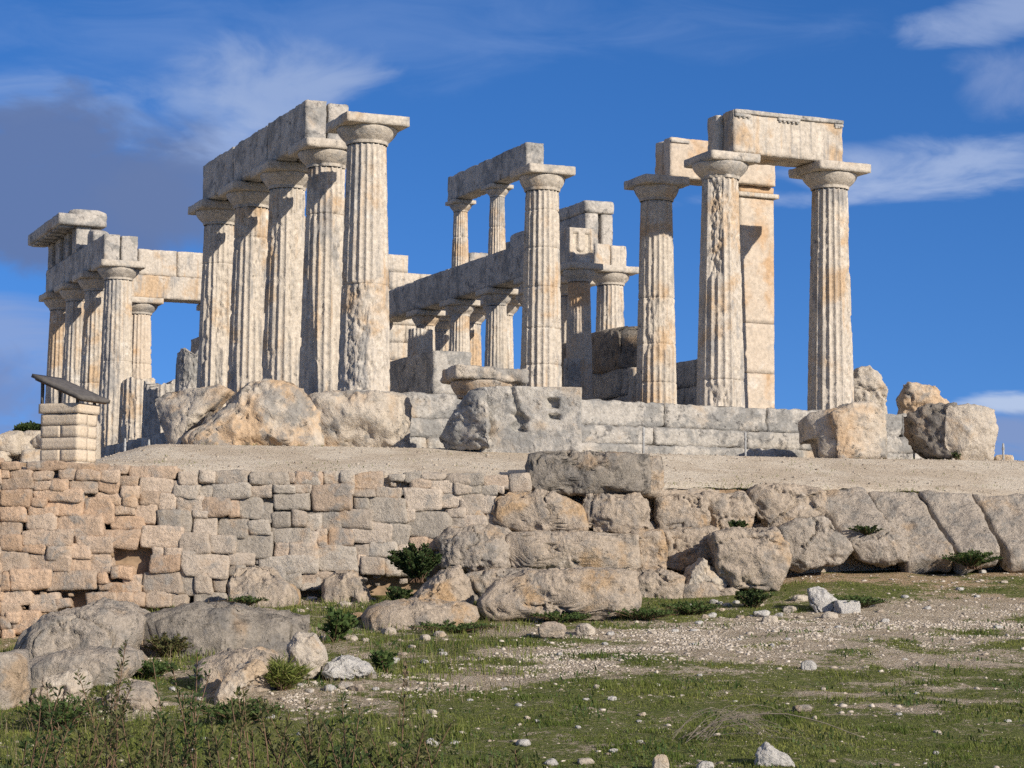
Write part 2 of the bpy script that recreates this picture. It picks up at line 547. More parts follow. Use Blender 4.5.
M['earth'] = plain('ochre earth', (0.27, 0.19, 0.12), scale=6, bump=0.6)
M['metal'] = plain('painted post metal', (0.28, 0.28, 0.27), rough=0.5, scale=20, spec=0.4)
M['board'] = plain('weathered board', (0.11, 0.10, 0.09), rough=0.6, scale=10)
M['boardwood'] = plain('brown board underside', (0.22, 0.13, 0.07), rough=0.7, scale=10)
M['litter'] = plain('white plastic', (0.75, 0.76, 0.78), rough=0.5, var=0.06)

def leaf_mat(name, cols, trans=0.25):
    m = NT(name)
    a = m.n('ShaderNodeAttribute', attribute_name='tint')
    c = m.mix(a.outputs['Color'], cols[0], cols[1])
    m.lk(c, m.b.inputs['Base Color'])
    m.b.inputs['Roughness'].default_value = 0.6
    tr = m.n('ShaderNodeBsdfTranslucent'); m.lk(c, tr.inputs[0])
    mx = m.n('ShaderNodeMixShader'); mx.inputs[0].default_value = trans
    out = m.t.nodes['Material Output']
    m.lk(m.b.outputs[0], mx.inputs[1]); m.lk(tr.outputs[0], mx.inputs[2]); m.lk(mx.outputs[0], out.inputs[0])
    return m.m
M['leaf_dark'] = leaf_mat('dark shrub leaf', ((0.026, 0.048, 0.016), (0.085, 0.115, 0.038)))
M['leaf_olive'] = leaf_mat('olive shrub leaf', ((0.045, 0.055, 0.022), (0.175, 0.165, 0.062)))
M['leaf_green'] = leaf_mat('fresh green leaf', ((0.035, 0.070, 0.020), (0.115, 0.155, 0.045)))
M['grass'] = leaf_mat('short grass', ((0.075, 0.115, 0.022), (0.26, 0.265, 0.070)), 0.3)
M['straw'] = leaf_mat('dry straw', ((0.16, 0.12, 0.07), (0.30, 0.24, 0.15)), 0.2)
M['stem'] = plain('woody stem', (0.15, 0.095, 0.06), scale=20)
M['twig'] = plain('dry grey twig', (0.20, 0.17, 0.13), scale=20)

# ground: bare stony dirt and thin turf by the 'tint' mask
def ground_mat():
    m = NT('meadow ground')
    co = m.coord(rnd=False)
    a = m.n('ShaderNodeAttribute', attribute_name='tint')
    sep = m.n('ShaderNodeSeparateColor'); m.lk(a.outputs['Color'], sep.inputs[0])
    f1 = m.noise(co, 3.0, 8, 0.7, 0.3); f2 = m.noise(co, 22, 6, 0.7); f3 = m.noise(co, 70, 4, 0.7)
    f5 = m.noise(co, 7.5, 7, 0.72, 0.4); f6 = m.noise(co, 30, 6, 0.75)
    dirt = m.mix(m.mr(f1, 0.35, 0.68), (0.43, 0.335, 0.225), (0.62, 0.515, 0.38))
    dirt = m.mix(m.mr(f3, 0.54, 0.68, 0, 0.8), dirt, (0.60, 0.54, 0.45))
    dirt = m.mix(m.mr(f2, 0.55, 0.75, 0, 0.55), dirt, (0.18, 0.135, 0.09))
    dirt = m.mix(m.mr(f6, 0.52, 0.58, 0, 0.85), dirt, (0.68, 0.60, 0.48))
    dirt = m.mix(m.mr(f6, 0.46, 0.38, 0, 0.75), dirt, (0.17, 0.13, 0.09))
    dirt = m.mix(m.mr(f5, 0.47, 0.36, 0, 0.55), dirt, (0.24, 0.185, 0.12))
    dirt = m.mix(m.math('MULTIPLY', sep.outputs[1], m.mr(f5, 0.30, 0.6, 0.35, 0.95)), dirt, (0.47, 0.325, 0.185))
    turf = m.mix(m.mr(f2, 0.3, 0.7), (0.085, 0.112, 0.026), (0.215, 0.225, 0.066))
    turf = m.mix(m.mr(f1, 0.54, 0.72, 0, 0.6), turf, (0.27, 0.225, 0.12))
    k = m.math('ADD', sep.outputs[0], m.math('MULTIPLY', m.math('SUBTRACT', f2, 0.5), 1.1))
    k = m.math('ADD', k, m.math('MULTIPLY', m.math('SUBTRACT', f5, 0.5), 1.8))
    c = m.mix(m.mr(k, 0.38, 0.62), dirt, turf)
    m.lk(c, m.b.inputs['Base Color'])
    c = m.mix(m.mr(m.noise(co, 12, 8, 0.75, 0.6), 0.53, 0.62, 0, 0.7), c, dirt)
    m.lk(c, m.b.inputs['Base Color'])
    h = m.math('ADD', m.math('MULTIPLY', f2, 0.8), m.math('MULTIPLY', f6, 0.8))
    m.bump(m.math('ADD', h, f5), 1.0, 0.07)
    return m.m
def terrace_mat():
    m = NT('terrace gravel')
    co = m.coord(rnd=False)
    f1 = m.noise(co, 0.8, 6, 0.6, 0.3); f2 = m.noise(co, 14, 6, 0.7); f3 = m.noise(co, 60, 4, 0.7)
    c = m.mix(m.mr(f1, 0.38, 0.62), (0.50, 0.415, 0.31), (0.62, 0.54, 0.425))
    c = m.mix(m.mr(f3, 0.56, 0.7, 0, 0.7), c, (0.60, 0.53, 0.43))
    c = m.mix(m.mr(f2, 0.52, 0.66, 0, 0.75), c, (0.29, 0.23, 0.165))
    f4 = m.noise(co, 4.0, 7, 0.7, 0.5)
    c = m.mix(m.mr(f4, 0.54, 0.66, 0, 0.6), c, (0.33, 0.265, 0.19))
    m.lk(c, m.b.inputs['Base Color'])
    m.bump(m.math('ADD', f2, m.math('MULTIPLY', f3, 0.6)), 0.7, 0.04)
    return m.m
M['ground'] = ground_mat(); M['terrace'] = terrace_mat()

# ------------------------------------------------------------------ terrain heights (u right, v ahead of the viewer)
def wall_v(u):          # where the terrace edge runs
    return np.interp(u, [-40, -9, 0.3, 2.3, 5.4, 9, 40], [30.0, 30.5, 31.6, 32.6, 33.8, 34.2, 36.0])
def zg(u, v):
    u = np.asarray(u, float); v = np.asarray(v, float)
    z = -4.91 + 0.085 * (np.clip(v, 15.5, 34.5) - 17)
    z = z - 0.55 * sstep(3.6, 7.5, -u) * sstep(22, 29, v)
    z = z + 0.24 * sstep(2.2, 5.0, u) * sstep(28, 32.6, v)
    z = z + 0.06 * fbm(np.stack([u * 0.55, v * 0.55, u * 0], -1), 3, 4) + 0.025 * fbm(np.stack([u * 2.6, v * 2.6, u * 0], -1), 3, 8)
    far = np.maximum(np.abs(u) - 20, 0) + np.maximum(-v - 4, 0)
    return z - 0.03 * far
def zedge(u):
    return np.interp(u, [-12, -7.5, -5, 0.3, 2.3, 5.5, 8.3, 14], [-1.72, -1.76, -1.89, -1.94, -2.02, -1.97, -2.10, -2.2])
def zt(u, v):
    u = np.asarray(u, float); v = np.asarray(v, float)
    t = v - wall_v(u)
    ze = zedge(u)
    z1 = ze + (-1.285 - ze) * np.clip(t / 3.6, 0, 1.0) + 0.20 * np.clip((t - 3.6) / 4.4, 0, 1) + 0.028 * np.clip(t - 8.0, 0, 14)
    z2 = ze - 0.02 + 0.043 * np.clip(t, 0, 26)          # flatter ground at the left, behind the plinth
    k = sstep(-0.215, -0.165, u / np.maximum(v, 5))
    z = z2 + (z1 - z2) * k
    z = z + 0.014 * fbm(np.stack([u * 0.7, v * 0.7, u * 0], -1), 3, 14)
    z = z - 0.06 * np.exp(-(t / 0.35) ** 2) * (1 + 1.2 * fbm(np.stack([u * 3.1, v * 2, u * 0], -1), 3, 133))
    z = z - 0.7 * (t < 0.085)
    far = np.maximum(np.abs(u) - 30, 0) + np.maximum(v - 75, 0)
    return z - 0.05 * far
def hit(x, y, fn=zg, v0=12.0, v1=33.5):
    """photo position -> point on the ground"""
    d = pray(x, y); k = d @ FH
    vs = np.arange(v0, v1, 0.02)
    P = CAM + d * (vs / k)[:, None]
    u = (P - CAM) @ RH
    g = P[:, 2] - fn(u, vs)
    i = np.argmax(g < 0) if (g < 0).any() else len(vs) - 1
    return P[i], vs[i]

def lines(a, b, step, far, k=1.35):
    c = list(np.arange(a, b + 1e-6, step))
    s, x = step * 2, c[-1]
    while x < far:
        x += s; s *= k; c.append(x)
    s, x, pre = step * 2, a, []
    while x > -far:
        x -= s; s *= k; pre.append(x)
    return np.array(pre[::-1] + c)
def grass_mask(u, v):
    n = fbm(np.stack([u * 0.34, v * 0.75, u * 0 + 2.2], -1), 4, 21)
    n2 = fbm(np.stack([u * 1.3, v * 2.1, u * 0 + 7.1], -1), 4, 22)
    # a gravel track crosses the slope from lower left to upper right
    c = np.interp(u, [-6, -1.1, 1.5, 6.5, 12], [19.0, 21.4, 25.4, 28.2, 29.5])
    w = np.interp(u, [-4, -1, 1.5, 6], [0.5, 0.9, 1.9, 2.0])
    track = np.exp(-((v - c) / w) ** 2)
    foot = np.exp(-((v - (wall_v(u) - 1.0)) / 0.7) ** 2) * sstep(2.5, 4, u) * 0.6
    n3 = fbm(np.stack([u * 3.6, v * 4.5, u * 0 + 3.3], -1), 3, 23)
    return np.clip(0.60 + 0.50 * n + 0.55 * n2 + 0.40 * n3 - track * (0.52 - 0.5 * n2) + 0.24 * sstep(23.5, 19.5, v) - foot * 0.4 + 0.2 * np.exp(-((v - (wall_v(u) - 2.6)) / 0.8) ** 2) - 0.12 * sstep(25, 27.5, v) * sstep(-2.5, -4.2, u), 0, 1)

us = lines(-13, 13, 0.11, 2500)
vs_ = lines(11, 35.5, 0.11, 2500)
vs_ = vs_[vs_ < 36.5]
def grid_obj(name, us, vs, fn, mat, mask=None, vfun=None):
    U, Vv = np.meshgrid(us, vs, indexing='ij')
    if vfun is not None:
        Vv = vfun(U, Vv)
    Z = fn(U, Vv)
    P = CAM[None, None] * np.array([1, 1, 0]) + U[..., None] * RH + Vv[..., None] * FH
    P[..., 2] = Z
    i = np.arange(U.size).reshape(U.shape)
    q = np.stack([i[:-1, :-1], i[1:, :-1], i[1:, 1:], i[:-1, 1:]], -1).reshape(-1, 4)
    t = None
    if mask is not None:
        mk = mask(U.ravel(), Vv.ravel()); uu_, vv_ = U.ravel(), Vv.ravel()
        oc = sstep(1.5, 3.5, uu_) * sstep(29.3, 31.5, vv_) + sstep(-3.4, -4.6, uu_) * sstep(27.5, 29, vv_) * 0.7
        t = np.stack([mk, np.clip(oc, 0, 1), mk], -1)
    return mesh_obj(name, P.reshape(-1, 3), q, mat, tint=t)
g_ = kind(grid_obj('ground', us, vs_, zg, M['ground'], grass_mask), 'structure', 'stony meadow sloping up to the ruin')
ts = np.concatenate([[-0.06, 0.0], np.arange(0.12, 12, 0.16), 12 + np.cumsum(0.3 * 1.28 ** np.arange(30))])
ts = ts[ts < 2500]
kind(grid_obj('terrace_ground', lines(-14, 14, 0.16, 2500), ts, zt, M['terrace'], vfun=lambda U, V_: wall_v(U) + 0.10 + V_ + (0.10 + 0.22 * fbm(np.stack([U * 2.2, U * 0, U * 0 + 3.7], -1), 4, 131, 0.6)) * np.exp(-np.maximum(V_, 0) / 0.4) * sstep(1.5, 2.6, U)),
     'structure', 'pale gravel terrace around the temple')

# ------------------------------------------------------------------ columns
THC = math.atan2(-FH[1], -FH[0])       # side of a shaft that faces the viewer
def shaft_geo(X, Y, z0, z1, r0, r1, erosion=(), joints=(), seed=1, spf=8, dz=0.085, flutes=20, chips=0.5, top_break=0.0):
    dz = dz * 0.5
    zs = list(np.linspace(z0, z1, max(8, int((z1 - z0) / dz)) + 1))
    for j in joints:
        zs += [j - 0.014, j, j + 0.014]
    zs = np.array(sorted(zs))
    nt_ = flutes * spf
    th = np.arange(nt_) / nt_ * 2 * math.pi
    T, Z = np.meshgrid(th, zs)
    k = np.clip((Z - z0) / (z1 - z0), 0, 1)
    if top_break:
        kk = np.clip((Z - z0) / (5.0), 0, 1); Rr_ = r0 + (r1 - r0) * kk
    else:
        Rr_ = r0 + (r1 - r0) * (k ** 1.12)
    ph = (T * flutes / (2 * math.pi)) % 1.0
    fl = np.sin(math.pi * ph) ** 0.85
    P3 = np.stack([np.cos(T) * 0.5 + X, np.sin(T) * 0.5 + Y, Z], -1)
    er = np.zeros_like(T)
    e_n = fbm(P3 * np.array([2.2, 2.2, 1.5]), 4, seed)
    for (a, w, za, zb, amt) in erosion:
        tc_ = THC + math.asin(max(-1, min(1, a)))
        dth = np.abs((T - tc_ + math.pi) % (2 * math.pi) - math.pi)
        lim = w * (1 + 0.45 * e_n)
        m_ = sstep(1.0, 0.75, dth / np.maximum(lim, 1e-3))
        zz = Z + 0.25 * e_n
        m_ = m_ * sstep(za - 0.1, za + 0.06, zz) * sstep(zb + 0.1, zb - 0.06, zz)
        er = np.maximum(er, m_ * amt)
    er = np.maximum(er, chips * sstep(0.24, 0.36, fbm(P3 * np.array([4.5, 4.5, 2.6]) + 11, 5, seed + 2, 0.6)))
    depth = 0.10 * Rr_
    rr = Rr_ - depth * fl * (1 - er) - er * (0.05 * Rr_ + 0.014 + 0.12 * np.maximum(0, fbm(P3 * 5.5, 6, seed + 4, 0.72) + 0.16) + 0.055 * np.abs(fbm(P3 * 13, 4, seed + 14, 0.65)))
    rr = rr + 0.008 * fbm(P3 * 9, 3, seed + 5)
    for j in joints:
        rr = rr - 0.022 * np.exp(-((Z - j) / 0.011) ** 2)
        rr = rr - 0.03 * np.exp(-((Z - j) / 0.05) ** 2) * sstep(0.1, 0.5, fbm(P3 * 5 + 3, 3, seed + 6))
    Vx = X + rr * np.cos(T); Vy = Y + rr * np.sin(T); Vz = Z.copy()
    if top_break:
        nb = fbm(np.stack([Vx * 2.3, Vy * 2.3, Vx * 0 + seed], -1), 4, seed + 8)
        lim = z1 - top_break * (0.5 + nb)
        over = Vz > lim
        Vz = np.where(over, lim, Vz)
    V = np.stack([Vx, Vy, Vz], -1).reshape(-1, 3)
    i = np.arange(V.shape[0]).reshape(T.shape)
    j2 = np.roll(i, -1, axis=1)
    q = np.stack([i[:-1], j2[:-1], j2[1:], i[1:]], -1).reshape(-1, 4)
    c = V[i[-1]].mean(0)
    nV = len(V)
    V = np.concatenate([V, [c]])
    tri = np.stack([i[-1], j2[-1], np.full(nt_, nV)], -1)
    return V, [q, tri]
def echinus_geo(X, Y, z0, z1, ra, rb, seed, dmg=0.5, n=72):
    prof = [(0, ra * 1.0), (0.04, ra * 1.045), (0.08, ra * 1.02), (0.12, ra * 1.06), (0.16, ra * 1.03), (0.22, ra * 1.08)]
    for t in np.linspace(0.30, 1.0, 12):
        s = (t - 0.22) / 0.78
        prof.append((t, ra * 1.08 + (rb - ra * 1.08) * (1 - (1 - s) ** 1.75) if s < 0.93 else rb - (s - 0.93) * 0.35 * rb))
    th = np.arange(n) / n * 2 * math.pi
    zz = np.array([z0 + (z1 - z0) * a for a, _ in prof]); rr = np.array([b for _, b in prof])
    T, Z = np.meshgrid(th, zz); Rr_ = np.repeat(rr[:, None], n, 1)
    P3 = np.stack([np.cos(T) * 0.5 + X, np.sin(T) * 0.5 + Y, Z], -1)
    e = fbm(P3 * 2.6, 4, seed)
    Rr_ = Rr_ - dmg * 0.11 * sstep(0.12, 0.5, e) * (0.6 + 0.8 * np.abs(fbm(P3 * 8, 3, seed + 1))) + 0.006 * fbm(P3 * 9, 3, seed + 2)
    V = np.stack([X + Rr_ * np.cos(T), Y + Rr_ * np.sin(T), Z], -1).reshape(-1, 3)
    i = np.arange(len(V)).reshape(T.shape); j2 = np.roll(i, -1, axis=1)
    q = np.stack([i[:-1], j2[:-1], j2[1:], i[1:]], -1).reshape(-1, 4)
    return V, q
def column(label, X, Y, z0=0.0, z1=5.17, r0=0.495, r1=0.372, aw=0.625, group=None, erosion=(), joints=(), chips=0.4, name='doric_column',
           spf=8, dz=0.085, dmg=0.5, ab_wear=0.022, ab_chip=1.0, mat='marble', ab_off=(0, 0, 0, 0), cap=1.0):
    t = thing(name, label, 'column', (X, Y, z0), group)
    sd_ = nseed() * 13
    ah, eh = 0.19 * cap, 0.31 * cap
    zc = z1 - ah - eh
    V, Fq = shaft_geo(X, Y, z0, zc, r0, r1, erosion, joints, sd_, spf, dz, 20, chips)
    mesh_obj('shaft', V, Fq, M[mat], t)
    V, Fq = echinus_geo(X, Y, zc - 0.004, z1 - ah, r1 * 1.03, aw * 0.93, sd_ + 5, dmg)
    c = mesh_obj('capital', V, Fq, M['capital'], t)
    V, Fq = block_geo((X - aw + ab_off[0], Y - aw + ab_off[2], z1 - ah), (X + aw - ab_off[1], Y + aw - ab_off[3], z1 - 0.003), res=0.06, wear=ab_wear, rough=0.008, chip=ab_chip, seed=sd_ + 9)
    mesh_obj('abacus', V, Fq, M['capital'], c)
    return t

def flank(i):
    return 0.0 if i == 0 else (2.38 + 2.56 * (i - 1) if i < 11 else 27.78)

# front row
column('tall corner column with a full bare capital nearest the viewer', 0, 0, z1=5.20, erosion=[(0.15, 1.25, 0, 1.95, 1.0), (0.75, 0.35, 1.8, 3.1, 0.5)], joints=[2.02], dmg=0.7, chips=0.15)
column('front column with broken capital and a long torn scar on its shaft', 7.66, 0, joints=[0.55], chips=0.3, dmg=0.8, ab_wear=0.085, ab_chip=1.9,
       erosion=[(-0.30, 0.40, 2.75, 4.6, 1.15), (0.8, 0.42, 0.0, 4.4, 0.95), (0.1, 0.4, 3.6, 4.5, 0.9), (-0.15, 0.5, 0.0, 0.45, 0.9)], ab_off=(0.10, 0.0, 0.04, 0))
column('front column carrying the right end of the short front beam', 10.28, 0, chips=0.3, erosion=[(0.85, 0.5, 0.0, 2.9, 1.0), (0.6, 0.2, 0, 4.3, 0.6), (0.98, 0.3, 2.9, 3.7, 0.6)], dmg=0.3)
# left flank under the long beam
flank_lab = ['second column of the left row, just behind the bare corner column', 'middle column of the five standing along the left row',
             'fourth column of the left row, counted from the bare corner column', 'last column under the far end of the long left beam']
flank_er = [[(0.75, 0.4, 2.0, 3.7, 0.9)], [(0.65, 0.5, 1.6, 4.1, 0.95)], [(0.55, 0.45, 2.2, 3.9, 0.9)], [(0.35, 0.4, 1.9, 3.6, 0.9), (0.1, 0.18, 0.3, 2.2, 0.8)]]
for i in range(1, 5):
    column(flank_lab[i - 1], 0, flank(i), group='columns along the left side of the temple', erosion=flank_er[i - 1], joints=[[3.72], [], [4.0], [3.75]][i - 1], chips=0.5, dmg=0.6)
far_lab = ['pale fluted column at the near end of the far left group', 'second column of the far left group, behind its front column',
           'third column of the far left group, beside the corner one', 'outermost left column of the ruin, under the cornice fragment']
for k, i in enumerate(range(8, 12)):
    column(far_lab[k], 0, flank(i), group='columns of the far left group', chips=0.35, erosion=[(0.2, 0.3, 0.3, 2.6, 0.5)], joints=[[2.4], [2.0], [], []][k], spf=6, dz=0.12)
column('thin orange stained column under the far left cross beam', 2.42, 27.78, mat='orange', chips=0.5, joints=[3.1], erosion=[(-0.4, 0.8, 0, 2.9, 0.7)], spf=6, dz=0.12)
column('far column under the right end of the far left cross beam, behind the left row', 5.04, 27.78, spf=5, dz=0.2)
# right flank, seen through the ruin
rf_lab = ['stout short looking column with wide capital left of the plain smooth shafted column', 'far right side column next behind the block topped one',
          'far right side column third from the block topped end', 'far right side column fourth from the block topped end', 'far right side column fifth from the block topped end', 'far corner column at the end of the right side row']
for k, i in enumerate(range(6, 12)):
    column(rf_lab[k], 12.7, flank(i), group='columns of the far right side', spf=6, dz=0.15, chips=0.35)
# porch columns between the walls
column('free standing porch column with flat wide capital, left of the two', 4.94, 2.8, r0=0.45, r1=0.355, aw=0.53, joints=[0.98, 1.75, 2.62, 3.45, 4.25], erosion=[(0.8, 0.4, 1.3, 1.9, 0.8)], chips=0.15, dmg=0.1, cap=1.0)
column('smooth topped porch column with flat capital beside the scarred column', 7.66, 2.8, r0=0.45, r1=0.345, aw=0.53, joints=[0.72, 1.55, 2.55], erosion=[(0.2, 1.1, 1.45, 2.5, 0.6)], chips=0.3, dmg=0.1, cap=1.0)

def stump(label, X, Y, z0, z1, r0=0.495, brk=0.35, group=None, mat='marble', chips=0.6, er=()):
    V, Fq = shaft_geo(X, Y, z0, z1, r0, r0 * 0.75, er, (), nseed() * 11, 8, 0.06, 20, chips, top_break=brk)
    o = mesh_obj('column_stump', V, Fq, M[mat], None, loc=(X, Y, z0))
    return tag(o, label, 'column stump', group)
stump('tallest broken column stump beside the left row, thin and jagged', 0.15, flank(5), 0, 2.15, brk=0.45, group='column stumps on the left edge', chips=0.9, mat='beam', er=[(0.0, 1.5, 1.0, 2.4, 0.8)])
stump('low worn column stump between the two taller stumps at left', 0, flank(6), 0, 1.5, brk=0.4, group='column stumps on the left edge', mat='beam', chips=0.9)
stump('fluted column stump next to the pale far left column', 0, flank(7), 0, 1.75, brk=0.2, group='column stumps on the left edge')
stump('short fluted drum standing on the low wall under the inner beam', 4.72, 9.25, 0.25, 2.43, r0=0.33, brk=0.06, chips=0.15)

# inner two-storey colonnade
ILOW = [7.37, 9.85, 12.3, 14.8, 17.3]
il_lab = ['nearest lower inner column, below the block with the U groove', 'lower inner column hidden behind the tall porch column', 'lower inner column below the right one of the small upper columns',
          'lower inner column below the left one of the small upper columns', 'last lower inner column near the pale cross wall']
for k, y in enumerate(ILOW):
    column(il_lab[k], 8.0, y, 0.25, 3.93, 0.345, 0.262, 0.43, name='inner_column', group='lower columns of the inner colonnade', spf=6, dz=0.1, cap=0.85, chips=0.25,
           mat='marble' if k else 'orange')
iu_lab = ['small upper column behind the tall porch column', 'right one of the two small upper columns standing on the inner beam', 'left one of the two small upper columns standing on the inner beam']
for k, y in enumerate([9.85, 12.3, 14.8]):
    column(iu_lab[k], 8.0, y, 4.80, 6.65, 0.235, 0.188, 0.33, name='upper_column', group='small upper columns of the inner colonnade', spf=6, dz=0.1, cap=0.62, chips=0.1, joints=[5.45 + 0.1 * k])

# ------------------------------------------------------------------ beams, friezes, walls
def beam(label, lo, hi, mat='beam', split=None, name='architrave_beam', cat='stone beam', group=None, wear=0.032, lip=None, res=0.06, chip=1.7, rough=0.014, inner_x=0.0):
    """an architrave: two slabs side by side (split = axis index and gap), optional lip with regulae"""
    t = thing(name, label, cat, ((lo[0] + hi[0]) / 2, (lo[1] + hi[1]) / 2, lo[2]), group)
    if split is None:
        block('beam', lo, hi, M[mat], t, wear=wear, res=res, chip=chip, rough=rough)
    else:
        ax, g = split
        mid = (lo[ax] + hi[ax]) / 2
        h1 = list(hi); h1[ax] = mid - g / 2
        l2 = list(lo); l2[ax] = mid + g / 2
        block('outer_beam', lo, h1, M[mat], t, wear=wear, res=res, chip=chip, rough=rough)
        h2 = list(hi); h2[2] -= 0.02
        l2[0] += inner_x
        block('inner_beam', l2, h2, M[mat], t, wear=wear, res=res, chip=chip * 1.3, rough=rough)
    return t
lb = ['near block of the long left beam, ending beside the bare capital', 'middle block of the long beam on the left row', 'far block of the long beam on the left row']
for k in range(3):
    y0, y1 = flank(k + 1), flank(k + 2)
    beam(lb[k], (-0.46, y0 + (0.02 if k else -0.02), 5.172), (0.46, y1 - 0.02, 6.05), split=(0, 0.03), group='beam blocks on the left row', wear=0.03)
# small bits of masonry on the near end (taenia edge)
fb = ['near beam block of the far left group, its pale end facing out', 'middle beam block of the far left group', 'outer beam block under the cornice fragment at far left']
for k in range(3):
    y0, y1 = flank(8 + k), flank(9 + k)
    if k == 2:
        y1 += 0.45
    beam(fb[k], (-0.45, y0 + (0.02 if k else -0.1), 5.172), (0.5, y1 - 0.02, 5.95), split=(0, 0.03), group='beam blocks of the far left group')
t = thing('frieze_fragment', 'open frieze of upright blocks with dark gaps under the far left cornice', 'frieze', (0, 26, 5.955))
for y in (24.25, 25.45, 26.65, 27.78):
    V, Fq = block_geo((-0.43, y - 0.30, 5.955), (0.02, y + 0.30, 6.72), res=0.05, wear=0.02)
    # the two upright channels of a triglyph on its outer face
    out = V[:, 0] < -0.36
    ph = np.abs(((V[:, 1] - y) / 0.2 + 0.5) % 1.0 - 0.5)
    V[:, 0] += np.where(out & (np.abs(V[:, 1] - y) < 0.22), 0.07 * sstep(0.5, 0.2, ph) * 0 + 0.08 * sstep(0.32, 0.5, ph), 0)
    mesh_obj('triglyph', V, Fq, M['beam'], t)
block('backer', (0.12, 24.0, 5.955), (0.45, 28.2, 6.62), M['beam'], t)
t = thing('cornice_fragment', 'projecting cornice slab topping the far left corner of the ruin', 'cornice', (-0.3, 26, 6.725))
block('slab', (-1.0, 23.75, 6.72), (0.42, 28.45, 7.06), M['beam'], t, wear=0.035)
for y in np.arange(24.2, 28.3, 0.63):
    block('mutule', (-0.93, y - 0.2, 6.66), (-0.5, y + 0.2, 6.728), M['beam'], t, wear=0.008, res=0.1)
V, Fq = rock_geo((0.55, 0.35, 0.22), 71, 12, 5, 5, 0.05)
mesh_obj('broken_edge', V + np.array([-0.1, 24.1, 7.0]), Fq, M['beam'], t)
o = block('frieze_block', (-0.36, 22.0, 5.955), (0.1, 22.6, 6.32), M['beam'], wear=0.06, chip=1.5); tag(o, 'small upright block behind the near end of the far left beam', 'stone block', 'loose blocks on the far left beam')
V, Fq = rock_geo((0.3, 0.5, 0.3), 72, 10, 4, 8, 0.08); o = mesh_obj('rubble_block', V + np.array([-0.05, 22.9, 6.2]), Fq, M['beam'], loc=(-0.05, 22.9, 5.955)); tag(o, 'rough round lump leaning between frieze and upright block at far left', 'stone block', 'loose blocks on the far left beam')
beam('lower cross beam running right from the far left group', (0.55, 27.36, 5.172), (5.04, 28.2, 5.90), split=(1, 0.03), mat='marble')
o = None
t = thing('frieze_course', 'upper course of pale blocks lying on the far left cross beam', 'frieze', (2.9, 27.8, 5.90))
for a, b in ((0.6, 2.25), (2.27, 3.5), (3.52, 5.0)):
    block('course_block', (a, 27.42, 5.905), (b, 28.1, 6.70 + 0.03 * (a > 2)), M['marble'], t, wear=0.04, chip=1.3)
# front right
t = beam('short pale beam bridging the two right front columns', (7.72, -0.44, 5.172), (10.33, 0.44, 6.06), split=(1, 0.03), mat='marble', wear=0.02, inner_x=-0.12)
block('taenia', (7.74, -0.485, 5.985), (10.34, -0.36, 6.075), M['beam'], t, wear=0.012, res=0.06, chip=1.3)
for xr in (7.86, 9.02, 10.22):
    w_ = 0.26 if xr < 10 else 0.11
    block('regula', (xr - w_ if xr > 8 else 7.75, -0.478, 5.925), (xr + w_, -0.39, 5.988), M['beam'], t, wear=0.006, res=0.05)
    for g in np.linspace(xr - w_ + 0.05, xr + w_ - 0.05, 5 if w_ > 0.2 else 3):
        if g > 7.78:
            block('gutta', (g - 0.025, -0.472, 5.892), (g + 0.025, -0.42, 5.928), M['beam'], t, wear=0.006, res=0.03)
t = beam('square ended beam between the flat capital column and the pillar', (7.80, 2.42, 5.172), (10.42, 3.15, 6.05), mat='orange', split=(1, 0.03), wear=0.03)
for xr in (8.03, 9.0):
    block('regula', (xr - 0.22, 2.385, 5.93), (xr + 0.22, 2.45, 5.985), M['beam'], t, wear=0.006, res=0.05)
# pillar (anta) at the right wall end
t = thing('anta_pillar', 'square ochre stained pillar standing behind the scarred front column', 'pillar', (10.05, 3.1, 0))
zc = 0.0
for k, hgt in enumerate((1.03, 1.10, 2.78)):
    block('pillar_block', (9.60, 2.60, zc + (0.003 if k else 0)), (10.48, 3.75, zc + hgt), M['orange'], t, wear=0.008, res=0.1, rough=0.006, chip=1.0)
    zc += hgt
block('capital_moulding', (9.52, 2.52, zc + 0.004), (10.58, 3.83, zc + 0.11), M['marble'], t, wear=0.02)
block('top_block', (9.60, 2.6, zc + 0.114), (10.48, 3.75, 5.165), M['orange'], t, wear=0.012)
block('bracket', (10.45, 2.9, 3.97), (10.66, 3.2, 4.12), M['marble'], t, wear=0.02)

# right flank entablature
beam('double beam end with pale broken face above the stout far column', (12.2, 15.16, 5.172), (13.2, 20.28, 5.85), split=(0, 0.025), mat='marble', wear=0.04, chip=1.3, group='beams of the far right side')
beam('dark rear beam of the far right side, seen between the small upper columns', (12.2, 20.32, 5.172), (13.2, 28.0, 5.85), split=(0, 0.06), group='beams of the far right side')
t = thing('frieze_wall', 'dark sided upper wall ending in a pale slotted block against the sky', 'frieze', (12.75, 22, 5.9))
block('inner_block', (12.32, 16.0, 5.855), (12.72, 18.4, 6.85), M['beam'], t, wear=0.03)
block('outer_block', (12.84, 16.02, 5.855), (13.2, 18.4, 6.85), M['beam'], t, wear=0.03)
block('top_slab', (12.30, 15.97, 6.854), (13.22, 18.3, 7.22), M['beam'], t, wear=0.07, chip=1.4)
block('slot_back', (12.70, 16.16, 5.86), (12.88, 18.4, 6.84), M['beam'], t, wear=0.01)
for a, b, z in ((18.42, 20.0, 7.13), (20.02, 21.6, 7.02), (21.62, 23.2, 6.85), (23.22, 24.7, 6.62), (24.72, 25.5, 6.95), (25.52, 27.0, 6.55), (27.02, 28.2, 6.38)):
    block('wall_block', (12.4, a, 5.855), (13.1, b, z), M['beam'], t, wear=0.07, chip=1.6)
